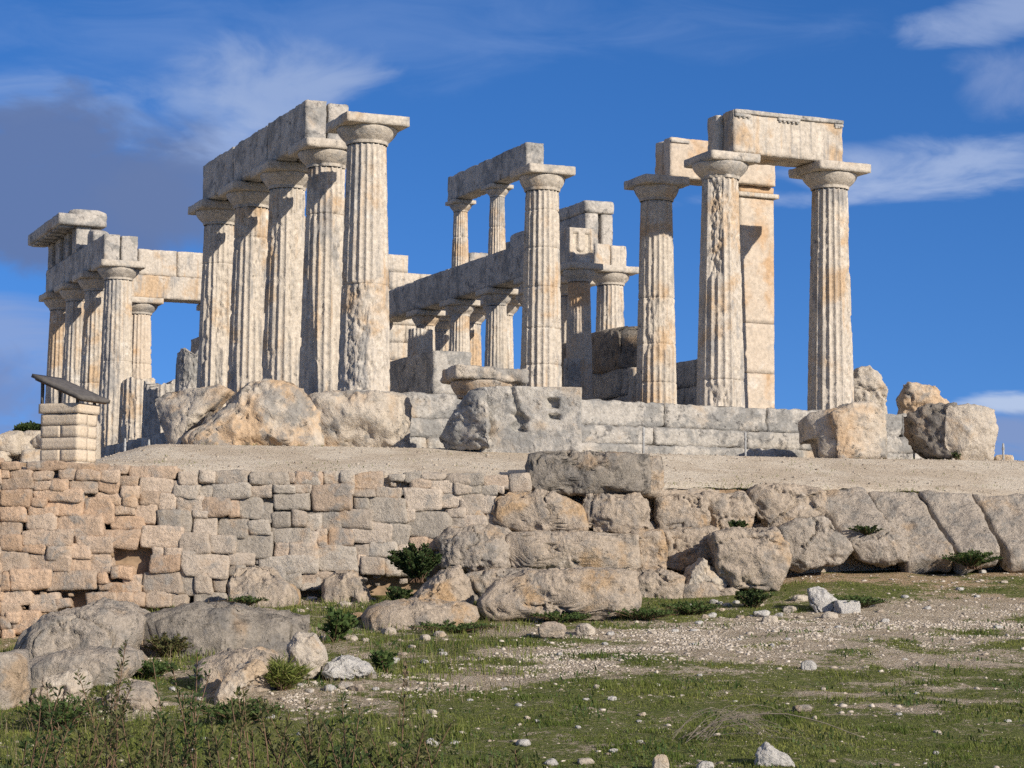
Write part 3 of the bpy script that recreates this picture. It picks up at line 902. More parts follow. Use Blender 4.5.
# inner beams
ib = ['near end block of the inner lower beam, cut with a U shaped groove', 'inner lower beam block behind the tall porch column', 'inner lower beam block under the right small upper column',
      'inner lower beam block left of the small upper columns', 'broken far end of the inner lower beam, near the pale cross wall']
ys = [7.22, 9.83, 12.3, 14.8, 17.3, 20.2]
for k in range(5):
    lo, hi = (7.68, ys[k] + 0.01, 3.935), (8.32, ys[k + 1] - 0.01, 4.79)
    V, Fq = block_geo(lo, hi, res=0.022 if k == 0 else 0.08, wear=0.02 if k < 4 else 0.08, chip=1.0 if k < 4 else 1.5)
    if k == 0:      # U groove in the end face
        px, pz = V[:, 0] - 8.0, V[:, 2] - 4.33
        d = np.where(pz < 0, np.abs(np.hypot(px, pz) - 0.16), np.abs(np.abs(px) - 0.16))
        V[:, 1] += np.where((V[:, 1] < lo[1] + 0.08) & (pz < 0.33), 0.07 * sstep(0.075, 0.05, d), 0)
    o = mesh_obj('inner_beam', V, Fq, M['beam'] if k else M['marble'], loc=(8, (lo[1] + hi[1]) / 2, lo[2]))
    tag(o, ib[k], 'stone beam', 'blocks of the inner lower beam')
beam('high thin beam on the small upper columns', (7.76, 9.95, 6.655), (8.24, 15.15, 7.34), wear=0.012)

# cella walls and cross walls
def course_wall(t, x0, x1, y0, y1, tops, axis, ch=0.5, bl=1.1, mat='beam', wear=0.02, name='wall_block', z0=0.0, seed=3):
    """ashlar courses along one axis; tops = function(position) giving the ragged height"""
    rs = random.Random(seed)
    a0, a1 = (x0, x1) if axis == 0 else (y0, y1)
    geoV, geoF, off = [], [], 0
    z, row = z0, 0
    zmax = max(tops(a0 + (a1 - a0) * s / 20) for s in range(21))
    while z < zmax - 0.1:
        h = min(ch, zmax - z)
        a = a0 - (bl * 0.5 if row % 2 else 0)
        while a < a1:
            L = bl * rs.uniform(0.85, 1.15)
            b0, b1 = max(a, a0), min(a + L, a1)
            if b1 - b0 > 0.12 and tops((b0 + b1) / 2) > z + h * 0.5:
                lo = [x0, y0, z + 0.003]; hi = [x1, y1, z + h]
                lo[axis] = b0 + 0.004; hi[axis] = b1 - 0.004
                V, Fq = block_geo(lo, hi, res=0.12, wear=wear, seed=nseed())
                geoV.append(V); geoF.append(Fq + off); off += len(V)
            a += L
        z += h; row += 1
    return mesh_obj(name, np.concatenate(geoV), np.concatenate(geoF), M[mat], t)
t = thing('cross_wall', 'tall pale broken wall standing between the corner column and the inner beam', 'wall', (8.6, 20.8, 0.25))
course_wall(t, 7.5, 9.5, 20.45, 21.2, lambda p: 6.05 if p < 8.6 else 5.6, 0, 0.52, 1.05, 'marble', z0=0.26, name='masonry', wear=0.012)
t = thing('left_cella_wall', 'stepped dark wall fragment behind the last column of the left row', 'wall', (2.8, 19, 0.25))
course_wall(t, 2.40, 3.2, 16.2, 22.4, lambda p: 4.5 if p < 20.4 else (4.0 if p < 21.0 else (3.5 if p < 21.7 else 3.0)), 1, 0.5, 1.1, 'beam', z0=0.26, name='masonry')
V, Fq = block_geo((2.44, 2.63, 0.26), (3.30, 6.8, 1.18), res=0.1, wear=0.035)
o = mesh_obj('low_wall', V, Fq, M['step'], loc=(2.87, 4.7, 0.26)); tag(o, 'low wall block with bright end, left of the grey cut block', 'wall')
t = thing('right_cella_wall', 'low shaded wall between the porch columns, topped by a dark boulder', 'wall', (9.9, 7, 0.26))
course_wall(t, 9.56, 10.3, 3.78, 7.3, lambda p: 1.5, 1, 0.62, 1.4, 'step', z0=0.26, name='near_masonry')
course_wall(t, 9.56, 10.3, 7.65, 20.4, lambda p: 1.6 if p < 12 else 1.35, 1, 0.67, 1.5, 'step', z0=0.26, name='far_masonry')
V, Fq = block_geo((9.42, 7.32, 0.26), (10.3, 7.63, 1.55), res=0.07, wear=0.05, chip=1.4)
mesh_obj('bright_jamb', V, Fq, M['marble'], t)
V, Fq = rock_geo((0.46, 2.6, 0.56), 91, 34, 5, 6, 0.10, 2.2, 0.05)
V[:, 2] *= 1 - 0.16 * (V[:, 1] / 2.6)**2
o = mesh_obj('dark_boulder', V + np.array([9.93, 9.75, 2.12]), Fq, M['dark_rock'], loc=(9.93, 9.75, 1.6)); tag(o, 'long dark boulder lying on the low wall between the porch columns', 'boulder')  # set in a darker stone than the wall below it
V, Fq = block_geo((7.50, 6.95, 0.26), (7.86, 7.2, 1.66), res=0.05, wear=0.06, chip=1.7)
o = mesh_obj('door_jamb', V, Fq, M['step'], loc=(7.7, 7.1, 0.26)); tag(o, 'pale ragged jamb stone low behind the grey cut block', 'stone block')

# stepped platform
t = thing('temple_platform', 'three stepped stone platform carrying the whole ruin', 'platform', (6.35, 13.9, -1.2))
def ring(z0, z1, off, name, seed, depth=0.9):
    rs = random.Random(seed)
    x0, x1, y0, y1 = -0.52 - off, 13.22 + off, -0.52 - off, 28.3 + off
    gv, gf, n = [], [], 0
    def add(lo, hi, res):
        nonlocal n
        V, Fq = block_geo(lo, hi, res=res, wear=0.04, rough=0.03, chip=1.7, seed=nseed())
        gv.append(V); gf.append(Fq + n); n += len(V)
    a = x0 - rs.uniform(0, 0.01)
    while a < x1 - 0.05:
        L = min(rs.uniform(1.5, 2.5), x1 - a)
        if x1 - a - L < 0.3: L = x1 - a
        dy = rs.uniform(-0.012, 0.012)
        add((a + 0.004, y0 + dy, z0), (a + L - 0.004, y0 + depth, z1 - rs.uniform(0.0, 0.012)), 0.07)
        a += L
    for xa, xb in ((x0, x0 + depth), (x1 - depth, x1)):
        a = y0 + depth + 0.005
        while a < y1 - 0.05:
            L = min(rs.uniform(1.0, 1.5), y1 - a)
            if y1 - a - L < 0.3: L = y1 - a
            add((xa, a + 0.004, z0), (xb, a + L - 0.004, z1 - rs.uniform(0.0, 0.012)), 0.12)
            a += L
    mesh_obj(name, np.concatenate(gv), np.concatenate(gf), M['step'], t)
ring(-0.50, 0.0, 0.0, 'upper_step', 1)
ring(-0.87, -0.505, 0.38, 'middle_step', 2)
ring(-1.45, -0.875, 0.74, 'lower_step', 3)
block('paving', (0.36, 0.36, -0.5), (12.35, 27.5, -0.015), M['step'], t, res=0.5, wear=0.01)
block('cella_floor', (2.2, 2.45, -0.014), (10.6, 25.3, 0.255), M['step'], t, res=0.25, wear=0.02)
# rough corner stumps at the right
# ------------------------------------------------------------------ rocks by place
CAMYAW = -YAW
def rock(name, label, cat, x0, y0, x1, y1, v, mat, depth=None, seed=None, pw=5.0, cuts=7, rough=0.07, n=22, tilt=0.0, group=None, freq=1.6, crack=0.03, lean=0.0, sink=0.0):
    """a boulder of the size it has at distance v"""
    P0 = at((x0 + x1) / 2, (y0 + y1) / 2, v)
    w = (x1 - x0) / FPX * v; h = (y1 - y0) / FPX * v
    d = depth or min(w, 2 * h) * 0.9
    sd_ = seed or nseed() * 7
    V, Fq = rock_geo((w / 2 * 1.07, d / 2, h / 2 * 1.08 + sink / 2), sd_, int(n * 1.7), pw, cuts, rough, freq, crack)
    if tilt: V = rotax(V, (0, -1, 0), R(tilt))
    if lean: V = rotax(V, (1, 0, 0), R(lean))
    V = rotz(V, CAMYAW)
    c = P0 + FH * d * 0.35 - np.array([0, 0, sink / 2])
    V = V + c
    base = np.array([c[0], c[1], V[:, 2].min()])
    o = mesh_obj(name, V, Fq, M[mat], None, loc=base)
    return tag(o, label, cat, group)

def vnormals(P, Fq):
    n = np.cross(P[Fq[:, 2]] - P[Fq[:, 0]], P[Fq[:, 3]] - P[Fq[:, 1]])
    N_ = np.zeros_like(P)
    for k in range(4):
        np.add.at(N_, Fq[:, k], n)
    return N_ / np.maximum(np.linalg.norm(N_, axis=1, keepdims=True), 1e-9)
def shaped_rock(name, label, cat, pts, v, mat, depth=None, n=34, pw=9, rough=0.05, cav=1.0, back=0.0, bulge=0.06, sink=0.0, group=None, seed=None, face=0.0):
    """a rock of a given outline, real depth and broken relief; back = how far its top leans away, face = turn of the front face"""
    seed = seed or nseed() * 7
    rs = np.random.RandomState(seed)
    pts = np.array(pts, float); cx, cy = pts.mean(0)
    sc = v / FPX
    q = np.stack([(pts[:, 0] - cx) * sc, -(pts[:, 1] - cy) * sc], -1)
    # dense outline, with a slight fractal edge
    seg = np.concatenate([q, q[:1]]); D = []
    for k in range(len(q)):
        for t in np.linspace(0, 1, 14, endpoint=False):
            D.append(seg[k] * (1 - t) + seg[k + 1] * t)
    D = np.array(D); an = np.arctan2(D[:, 1], D[:, 0]); rr = np.hypot(D[:, 0], D[:, 1])
    o = np.argsort(an); an, rr = an[o], rr[o]
    an = np.concatenate([an[-3:] - 2 * math.pi, an, an[:3] + 2 * math.pi]); rr = np.concatenate([rr[-3:], rr, rr[:3]])
    w, h = np.ptp(q[:, 0]), np.ptp(q[:, 1]); m = max(w, h)
    depth = depth or 0.8 * min(w, 2 * h)
    nx = int(max(8, n * w / m)); nz = int(max(8, n * h / m)); ny = int(max(5, n * depth / m * 0.7))
    V, Fq = boxgrid(nx, ny, nz)
    P = V / ((np.abs(V) ** pw).sum(1) ** (1 / pw))[:, None]
    for k in range(4):
        d = rs.normal(size=3); d[1] = -abs(d[1]) * 1.3; d /= np.linalg.norm(d); qq = pw / (pw - 1)
        off = rs.uniform(0.74, 0.95) * (np.abs(d) ** qq).sum() ** (1 / qq)
        P = P - np.maximum(P @ d - off, 0)[:, None] * np.array([0, d[1], 0]) * 1.2
    th = np.arctan2(P[:, 2], P[:, 0])
    rse = 1 / (np.abs(np.cos(th)) ** pw + np.abs(np.sin(th)) ** pw) ** (1 / pw)
    rho = np.hypot(P[:, 0], P[:, 2]) / rse
    rp = np.interp(th, an, rr)
    X = rho * rp * np.cos(th) * 1.03; Z = rho * rp * np.sin(th) * 1.03
    Z = np.where(Z < 0, Z - sink * (-Z / max(1e-6, -q[:, 1].min())), Z)
    Y = P[:, 1] * depth / 2 - bulge * m * (1 - rho ** 2) * (P[:, 1] < 0) + back * Z + face * X
    Q3 = np.stack([X, Y, Z], -1)
    N_ = vnormals(Q3, Fq)
    A = rough * min(1.0, math.sqrt(max(0.15, min(w, h)) / 0.8)) * 1.25
    S_ = Q3 + seed * 0.731
    f0 = fbm(S_ * 1.5, 4, seed, 0.55)
    dsp = A * 1.3 * f0
    dsp -= A * 0.75 * cav * sstep(0.12, 0.40, fbm(S_ * np.array([2.4, 2.4, 3.2]) + 7, 5, seed + 3, 0.6))
    dsp += A * 0.9 * fbm(S_ * 6.5, 5, seed + 5, 0.70) - A * 0.6 * np.abs(fbm(S_ * 3.1 + 5, 4, seed + 6, 0.6))
    ln = 1 - np.abs(vnoise(S_ * np.array([1.1, 1.1, 1.9]) + 0.4 * f0[:, None] + 19, seed + 9)) * 2
    dsp -= A * 1.1 * cav * sstep(0.94, 1.0, ln)
    Q3 = Q3 + N_ * dsp[:, None]
    c0 = at(cx, cy, v) + FH * depth * 0.38
    Q3 = rotz(Q3, CAMYAW) + c0
    base = np.array([c0[0], c0[1], Q3[:, 2].min()])
    return tag(mesh_obj(name, Q3, Fq, M[mat], None, loc=base), label, cat, group)

# blocks standing on the terrace
def cam_block(name, label, cat, x0, y0, x1, y1, v, depth, mat, yaw=0.0, res=0.05, wear=0.05, chip=1.4, rough=0.03, mod=None, tilt=0, sink=0.1, group=None):
    P0 = at((x0 + x1) / 2, y1, v); w = (x1 - x0) / FPX * v; h = (y1 - y0) / FPX * v
    V, Fq = block_geo((-w / 2, 0, -sink), (w / 2, depth, h), res=res, wear=wear, chip=chip, rough=rough, seed=nseed() * 3)
    if mod: V = mod(V, w, h, depth)
    if tilt: V = rotax(V, (0, -1, 0), R(tilt))
    V = rotz(V, CAMYAW + yaw) + P0
    return tag(mesh_obj(name, V, Fq, M[mat], None, loc=P0), label, cat, group)
def cut_block_mod(V, w, h, d):
    f = V[:, 1] < 0.09
    x, z = V[:, 0] / w + 0.5, V[:, 2] / h
    dep = np.zeros(len(V))
    dep += 0.16 * sstep(0.075, 0.03, np.abs(x - 0.45 - 0.02 * np.sin(z * 30))) * sstep(0.25, 0.33, z) * sstep(0.62, 0.52, z)
    dep += 0.07 * sstep(0.03, 0.01, np.abs(x - 0.42 + (z - 0.7) * 0.15)) * sstep(0.5, 0.6, z)
    dep += 0.14 * sstep(0.06, 0.035, np.abs(x - 0.745)) * sstep(0.09, 0.06, np.abs(z - 0.74))
    dep += 0.14 * sstep(0.06, 0.035, np.abs(x - 0.76)) * sstep(0.05, 0.03, np.abs(z - 0.53))
    V[:, 1] += np.where(f, dep, 0)
    rg = sstep(0.24, 0.0, x + 0.10 * fbm(V * 3.0, 4, 41))
    V[:, 1] += rg * (0.28 + 0.25 * fbm(V * 4.0, 5, 42, 0.62)) * (V[:, 1] < d * 0.6)
    V[:, 2] -= rg * (0.05 + 0.10 * np.abs(fbm(V * 3.5 + 3, 4, 43))) * (z > 0.5)
    return V
cam_block('cut_block', 'large grey cut block with mortise holes in front of the steps', 'stone block', 468, 386, 582, 450, 34.6, 0.95, 'step', yaw=R(3), res=0.022, wear=0.03, chip=1.1, rough=0.012, mod=cut_block_mod)
shaped_rock('rough_boulder', 'rugged dark lump clinging to the left end of the grey cut block', 'boulder', [(438,437),(445,425),(454,409),(463,398),(474,391),(486,396),(490,448),(470,451),(448,449)], 34.7, 'step', 0.9, 34, rough=0.055, seed=203, face=-0.85, cav=0.8)
shaped_rock('tilted_block', 'tilted grey block leaning left, leftmost of the big terrace blocks', 'stone block', [(151,397),(164,391),(200,387),(216,385),(230,390),(214,410),(202,420),(188,440),(192,455),(176,459),(166,440),(155,415)], 37.2, 'boulder', 1.0, 34, rough=0.05, seed=207, back=0.3, face=-0.35, cav=0.5)
shaped_rock('ochre_boulder', 'big ochre faced boulder with dark crest at the foot of the left row', 'boulder', [(181,438),(200,424),(213,413),(228,395),(245,382),(262,379),(290,385),(303,393),(318,408),(327,447),(312,454),(250,454),(205,459),(189,454)], 35.8, 'boulder', 1.3, 50, rough=0.07, seed=212, back=0.2)
shaped_rock('cracked_block', 'cracked flat topped block under the bare corner column', 'stone block', [(310,396),(345,392),(390,391),(404,395),(405,425),(403,452),(320,454),(314,425)], 35.9, 'boulder', 1.1, 40, rough=0.06, seed=215, cav=0.5)
shaped_rock('notched_block', 'pale block with shaded notched left end near the right front column', 'stone block', [(830,414),(848,405),(873,401),(887,412),(889,459),(836,461)], 39.5, 'boulder', 0.9, 30, rough=0.045, seed=233, face=0.25, cav=0.5)
shaped_rock('notch_fragment', 'dark upright fragment against the left end of the pale notched block', 'stone block', [(804,418),(812,411),(836,409),(838,458),(820,460),(816,441),(806,441)], 39.7, 'boulder', 0.8, 22, rough=0.04, seed=218, face=-0.6, cav=0.5)
shaped_rock('square_block', 'big square pale block with blackened rounded left end at far right', 'stone block', [(946,407),(975,404),(996,409),(998,430),(993,463),(955,463),(944,445)], 39.4, 'pale_rock', 0.95, 34, rough=0.04, seed=224, face=0.2, cav=0.5)
shaped_rock('blackened_end', 'blackened rounded lump joined to the big square block at far right', 'boulder', [(911,414),(930,405),(955,404),(954,440),(948,460),(930,456),(916,440)], 39.6, 'dark_rock', 0.9, 28, rough=0.06, seed=221, face=-0.5)
shaped_rock('column_stump', 'tall weathered stump just right of the last front column', 'column stump', [(852,382),(858,370),(870,366),(882,373),(887,390),(888,420),(853,420)], UV((12.6, 2.0, 0))[1], 'pale_rock', 0.85, 30, rough=0.06, seed=101)
shaped_rock('column_stump', 'brownish angular stump behind the rightmost big block', 'column stump', [(903,396),(909,383),(925,384),(938,388),(949,402),(948,424),(903,424)], UV((12.7, -0.1, 0))[1], 'boulder', 0.85, 28, rough=0.06, seed=105)
# overturned capital lying behind the cut block
t = thing('fallen_capital', 'overturned capital lying on top of the rugged boulder', 'capital', at(485, 399, 35.9))
P0 = at(485, 399, 35.9)
V, Fq = echinus_geo(P0[0], P0[1], P0[2], P0[2] + 0.28, 0.46, 0.60, 301, 1.2); mesh_obj('echinus', V, Fq, M['boulder'], t)
V, Fq = block_geo((-0.66, -0.6, 0), (0.62, 0.6, 0.22), res=0.04, wear=0.085, rough=0.035, chip=1.9); V = rotz(rotax(V, (0, 1, 0), R(3)), CAMYAW + R(12)) + P0 + np.array([0, 0, 0.27]); mesh_obj('abacus', V, Fq, M['boulder'], t)

# small rubble at far left and right edges of the terrace
V_, F_, off = [], [], 0
rs = np.random.RandomState(5)
for k in range(46):
    x = rs.uniform(-60, 52); yb = 462 - rs.randint(0, 3) * 9 - rs.uniform(0, 4)
    P0 = at(x, yb, 46 + rs.uniform(-0.4, 0.4)); s = rs.uniform(0.22, 0.42)
    V, Fq = rock_geo((s, s * 0.8, s * rs.uniform(0.5, 0.8)), 400 + k, 8, 4, 6, 0.1)
    V_.append(rotz(V, rs.uniform(0, 6)) + P0); F_.append(Fq + off); off += len(V)
tag(mesh_obj('rubble_wall', np.concatenate(V_), np.concatenate(F_), M['pale_rock'], loc=at(20, 462, 46)), 'low wall of pale rubble behind the brick plinth', 'wall')
for k, (x0, y0, x1, y1) in enumerate(((982, 451, 994, 463), (996, 455, 1014, 466), (84, 418, 99, 462))):
    rock('rubble_stone', ['small pale rubble stone touching the foot of the rightmost square block', 'small flat rubble stone at the right end of the terrace', 'narrow upright rubble stone right behind the brick plinth'][k], 'stone', x0, y0, x1, y1, [40, 40, 36][k], 'pale_rock', n=10)

# ------------------------------------------------------------------ dry-stone wall
Z1 = [(0,55,85,90),(135,55,190,90),(190,55,310,95),(315,62,500,100),(510,75,615,110),(620,85,835,135)]
S1 = [(0,92,42,135),(45,95,150,135),(155,105,245,145),(285,95,362,138),(368,100,482,150),(484,105,566,152),(572,125,662,175),(672,140,825,210),(835,150,864,220),
(0,140,152,187),(160,148,245,190),(248,135,322,195),(325,145,462,210),(470,148,572,205),(578,178,665,235),(0,190,140,268),(165,193,395,248),(455,208,572,258),(588,230,655,275),(670,203,760,258),(762,210,840,290),
(150,232,222,272),(225,235,395,315),(400,243,548,348),(550,265,640,310),(648,252,755,350),(0,270,122,340),(135,272,272,315),(128,312,258,382),(265,305,485,432),(530,315,688,385),(755,295,864,400),
(0,342,98,410),(108,384,338,468),(485,380,655,470),(665,377,860,472),(0,415,103,482),(100,448,217,495),(225,465,335,528),(330,455,437,518),(350,428,543,503),(730,468,785,510),(788,475,860,515),
(0,487,127,577),(130,500,330,585),(335,515,427,585),(432,497,535,592),(725,513,864,580),(0,582,45,672),(50,580,228,668),(230,590,455,675),(470,590,515,640),(535,560,565,612),(567,557,633,615),(600,605,670,685),(692,577,864,690),
(0,675,145,745),(148,695,280,768),(60,645,125,675),(270,715,330,755),(0,735,95,800),(34,778,100,825),(0,800,48,860),(62,785,187,880),(0,860,62,960),(520,640,600,690),(555,690,640,730),(620,690,690,740),(480,640,540,670),(420,690,560,760)]
S2 = [(275,105,352,155),(357,100,515,160),(522,108,705,172),(745,105,864,168),(708,112,745,158),(165,175,275,230),(285,178,340,232),(345,168,522,235),(527,170,638,230),(640,168,735,205),(730,165,830,205),
(172,232,296,300),(298,235,422,322),(425,245,465,320),(467,232,580,330),(640,208,825,290),(250,292,325,328),(243,330,365,420),(370,328,520,412),(525,338,622,405),(580,258,636,350),(632,295,720,372),(725,293,788,362),(795,303,864,382),
(190,408,340,500),(340,412,452,502),(460,405,632,512),(638,373,803,450),(806,398,850,445),(640,455,715,517),(717,447,840,517),(205,500,418,612),(422,503,547,552),(422,552,500,600),(580,517,848,592),
(265,597,345,685),(348,610,412,680),(500,590,690,690),(695,597,768,672),(770,590,864,670),(30,690,150,750),(150,690,230,755),(260,685,405,750),(430,600,500,690)]
S3 = [(25,108,160,168),(160,108,238,165),(240,105,310,165),(310,110,430,185),(475,120,550,150),(550,112,628,148),(630,112,745,142),(748,120,864,165),(0,165,105,205),(260,165,310,220),(310,188,410,222),(400,175,525,228),(580,142,670,190),(675,145,790,205),(785,165,864,210),(525,190,567,218),
(107,178,285,290),(300,220,375,285),(380,230,547,358),(565,188,720,292),(720,208,822,280),(820,210,864,250),(822,250,864,320),(75,295,230,385),(230,295,390,378),(547,280,595,342),(755,283,835,320),(765,320,864,375),
(85,398,130,448),(135,378,180,415),(135,418,177,460),(190,382,297,468),(280,355,490,452),(485,352,570,450),(575,290,765,415),(130,465,318,585),(308,455,380,505),(380,438,520,518),(575,415,660,480),(660,410,740,480),(520,450,575,520),
(325,508,365,560),(340,520,450,600),(450,520,520,600),(520,520,640,600),(48,590,200,670),(200,590,330,670)]
S4 = [(63,140,215,178),(100,178,205,215),(220,145,325,190),(322,142,405,208),(205,220,270,300),(205,185,270,220),(250,188,300,215),(65,280,140,310),(80,308,228,355),(128,215,205,305),(230,300,275,360),(80,355,200,410)]
def conv(L, ox, oy, s):
    return [(ox + a / s, oy + b / s, ox + c / s, oy + d / s) for a, b, c, d in L]
S2 += [(182, 112, 272, 172), (172, 297, 238, 402), (172, 404, 190, 500), (150, 377, 190, 472), (197, 582, 263, 690), (165, 300, 182, 400)]
stones = conv(S1, 0, 450, 4.8) + conv(S2, 140, 450, 4.8) + conv(S3, 290, 450, 4.8) + conv(S4, 430, 440, 4.043)
# the wall runs on beyond the left edge of the view
rs = np.random.RandomState(11)
y = 458.0
while y < 655:
    hh = rs.uniform(9, 17); x = 0.0
    while x > -190:
        ww = rs.uniform(16, 42); stones.append((x - ww, y, x - 1, y + hh - 1)); x -= ww
    y += hh
def wall_pt(x, y):
    """photo position -> point on the wall's face"""
    u = (x - 512) / FPX * 31
    return at(x, y, float(wall_v(u)) - 0.06 - 0.30 * (y - 465) / 140 * 0.5)
def wall_mesh(L, name, parent, seed, protr=0.05, pw=7):
    rs = np.random.RandomState(seed)
    V_, F_, T_, off = [], [], [], 0
    for k, (x0, y0, x1, y1) in enumerate(L):
        Pc = wall_pt((x0 + x1) / 2, (y0 + y1) / 2); v = UV(Pc)[1]
        w, h = (x1 - x0) / FPX * v, (y1 - y0) / FPX * v
        d = 0.22 + rs.uniform(-0.6, 0.8) * protr
        V, Fq = wall_stone_geo(w * 1.06 + 0.018, h * 1.07 + 0.018, d, rs, seed * 100 + k)
        V = rotax(V, (0, 1, 0), R(rs.uniform(-2.5, 2.5)))
        V = rotz(V, CAMYAW + R(rs.uniform(-5, 5))) + Pc + FH * (0.2)
        xm = (x0 + x1) / 2
        o_ = float(sstep(210, 110, xm)) * rs.uniform(0.35, 1.0) + (rs.uniform(0, 0.8) if rs.rand() < 0.16 else 0)
        o_ = min(1, o_)
        b_ = rs.uniform(0.80, 1.16)
        t_ = np.array([1 + 0.05 * o_, 1 - 0.13 * o_, 1 - 0.27 * o_]) * b_
        if o_ < 0.2 and rs.rand() < 0.5:
            t_ = t_ * np.array([0.86, 0.9, 0.93])
        V_.append(V); F_.append(Fq + off); off += len(V); T_.append(np.repeat(t_[None], len(V), 0))
    return mesh_obj(name, np.concatenate(V_), np.concatenate(F_), M['wall'], parent, tint=np.concatenate(T_))
wt = thing('dry_stone_wall', 'dry stone retaining wall of ochre and grey stones holding up the terrace', 'wall', wall_pt(250, 600))
wall_mesh(stones, 'stonework', wt, 31)
wall_mesh(conv(Z1, 0, 450, 4.8) + [(-60, 459, -2, 468), (-130, 459, -62, 467)], 'coping', wt, 32, 0.03)
# chinking: small stones in the joints
rs = np.random.RandomState(17); small = []
for k in range(420):
    x = rs.uniform(-60, 480); ytop = np.interp(x, [0, 175, 530], [470, 476, 484]); ybot = np.interp(x, [0, 140, 530], [640, 600, 575])
    y = rs.uniform(ytop, ybot); s = rs.uniform(1.6, 4.6)
    if 112 < x < 152 and 548 < y < 572: continue
    small.append((x - s, y - s * 0.7, x + s, y + s * 0.7))
def chink(L):
    V_, F_, T_, off = [], [], [], 0
    for k, (x0, y0, x1, y1) in enumerate(L):
        Pc = wall_pt((x0 + x1) / 2, (y0 + y1) / 2); s = (x1 - x0) / FPX * 31 / 2
        V, Fq = rock_geo((s, 0.1, s * 0.7), 5000 + k, 5, 4, 4, 0.1)
        V_.append(rotz(V, CAMYAW) + Pc + FH * 0.16); F_.append(Fq + off); off += len(V)
        o_ = float(sstep(210, 110, (x0 + x1) / 2)); t_ = np.array([1, 1 - 0.15 * o_, 1 - 0.32 * o_]) * rs.uniform(0.6, 0.95)
        T_.append(np.repeat(t_[None], len(V), 0))
    o = mesh_obj('chinking', np.concatenate(V_), np.concatenate(F_), M['wall'], wt, tint=np.concatenate(T_)); o['kind'] = 'stuff'
chink(small)
# earth core behind the stones and the bank to the right
uu = np.arange(-14, 14.01, 0.25); V_ = []
for u in uu:
    v = float(wall_v(u))
    back = 0.24 if u < 0.2 else 0.22
    zt_ = float(zedge(u)) - 0.04
    for s in (0.0, 0.35, 0.7, 1.0):
        z = zt_ + 0.03 + (-4.6 - zt_) * s
        n_ = 0.05 * float(fbm(np.array([[u, z, 3.3]]) * 1.5, 3, 9)[0])
        V_.append(W(u, v + back - (0.25 if u < 0.2 else 0.7) * s + n_, z))
    V_.append(W(u, v + back + 0.8, zt_))
n5 = 5; q = []
for i in range(len(uu) - 1):
    for a, b in ((4, 0), (0, 1), (1, 2), (2, 3)):
        q.append((i * n5 + a, i * n5 + b, (i + 1) * n5 + b, (i + 1) * n5 + a))
kind(mesh_obj('earth_bank', V_, np.array(q), M['earth']), 'structure', 'ochre earth behind the terrace stones')
# ragged bedrock between the loose stones of the terrace edge
uu = np.arange(-0.6, 12.0, 0.045); ss = np.linspace(0, 1, 42)
U, S_ = np.meshgrid(uu, ss, indexing='ij')
vw = wall_v(U); zt_ = zedge(U) - 0.02; zb = np.minimum(zg(U, vw - 0.9), zt_ - 0.5) - 0.15
Z = zt_ + (zb - zt_) * S_
st_ = np.floor(S_ * 3.2 + 0.6 * fbm(np.stack([U * 0.8, S_ * 2, U * 0], -1), 2, 92)) / 3.2
Vv = vw + 0.10 - 0.55 * st_ - 0.12 * S_ + 0.16 * fbm(np.stack([U * 1.3, Z * 1.6, U * 0 + 1], -1), 5, 93, 0.6) + 0.05 * fbm(np.stack([U * 6, Z * 7, U * 0 + 4], -1), 4, 94, 0.65)
P = CAM * np.array([1, 1, 0]) + U[..., None] * RH + Vv[..., None] * FH; P[..., 2] = Z + 0.04 * fbm(np.stack([U * 2.5, Z * 3, U * 0 + 8], -1), 3, 95)
i = np.arange(U.size).reshape(U.shape)
kind(mesh_obj('bedrock', P.reshape(-1, 3), np.stack([i[:-1, :-1], i[1:, :-1], i[1:, 1:], i[:-1, 1:]], -1).reshape(-1, 4)[:, ::-1], M['bank_rock']), 'structure', 'weathered bedrock at the edge of the terrace')

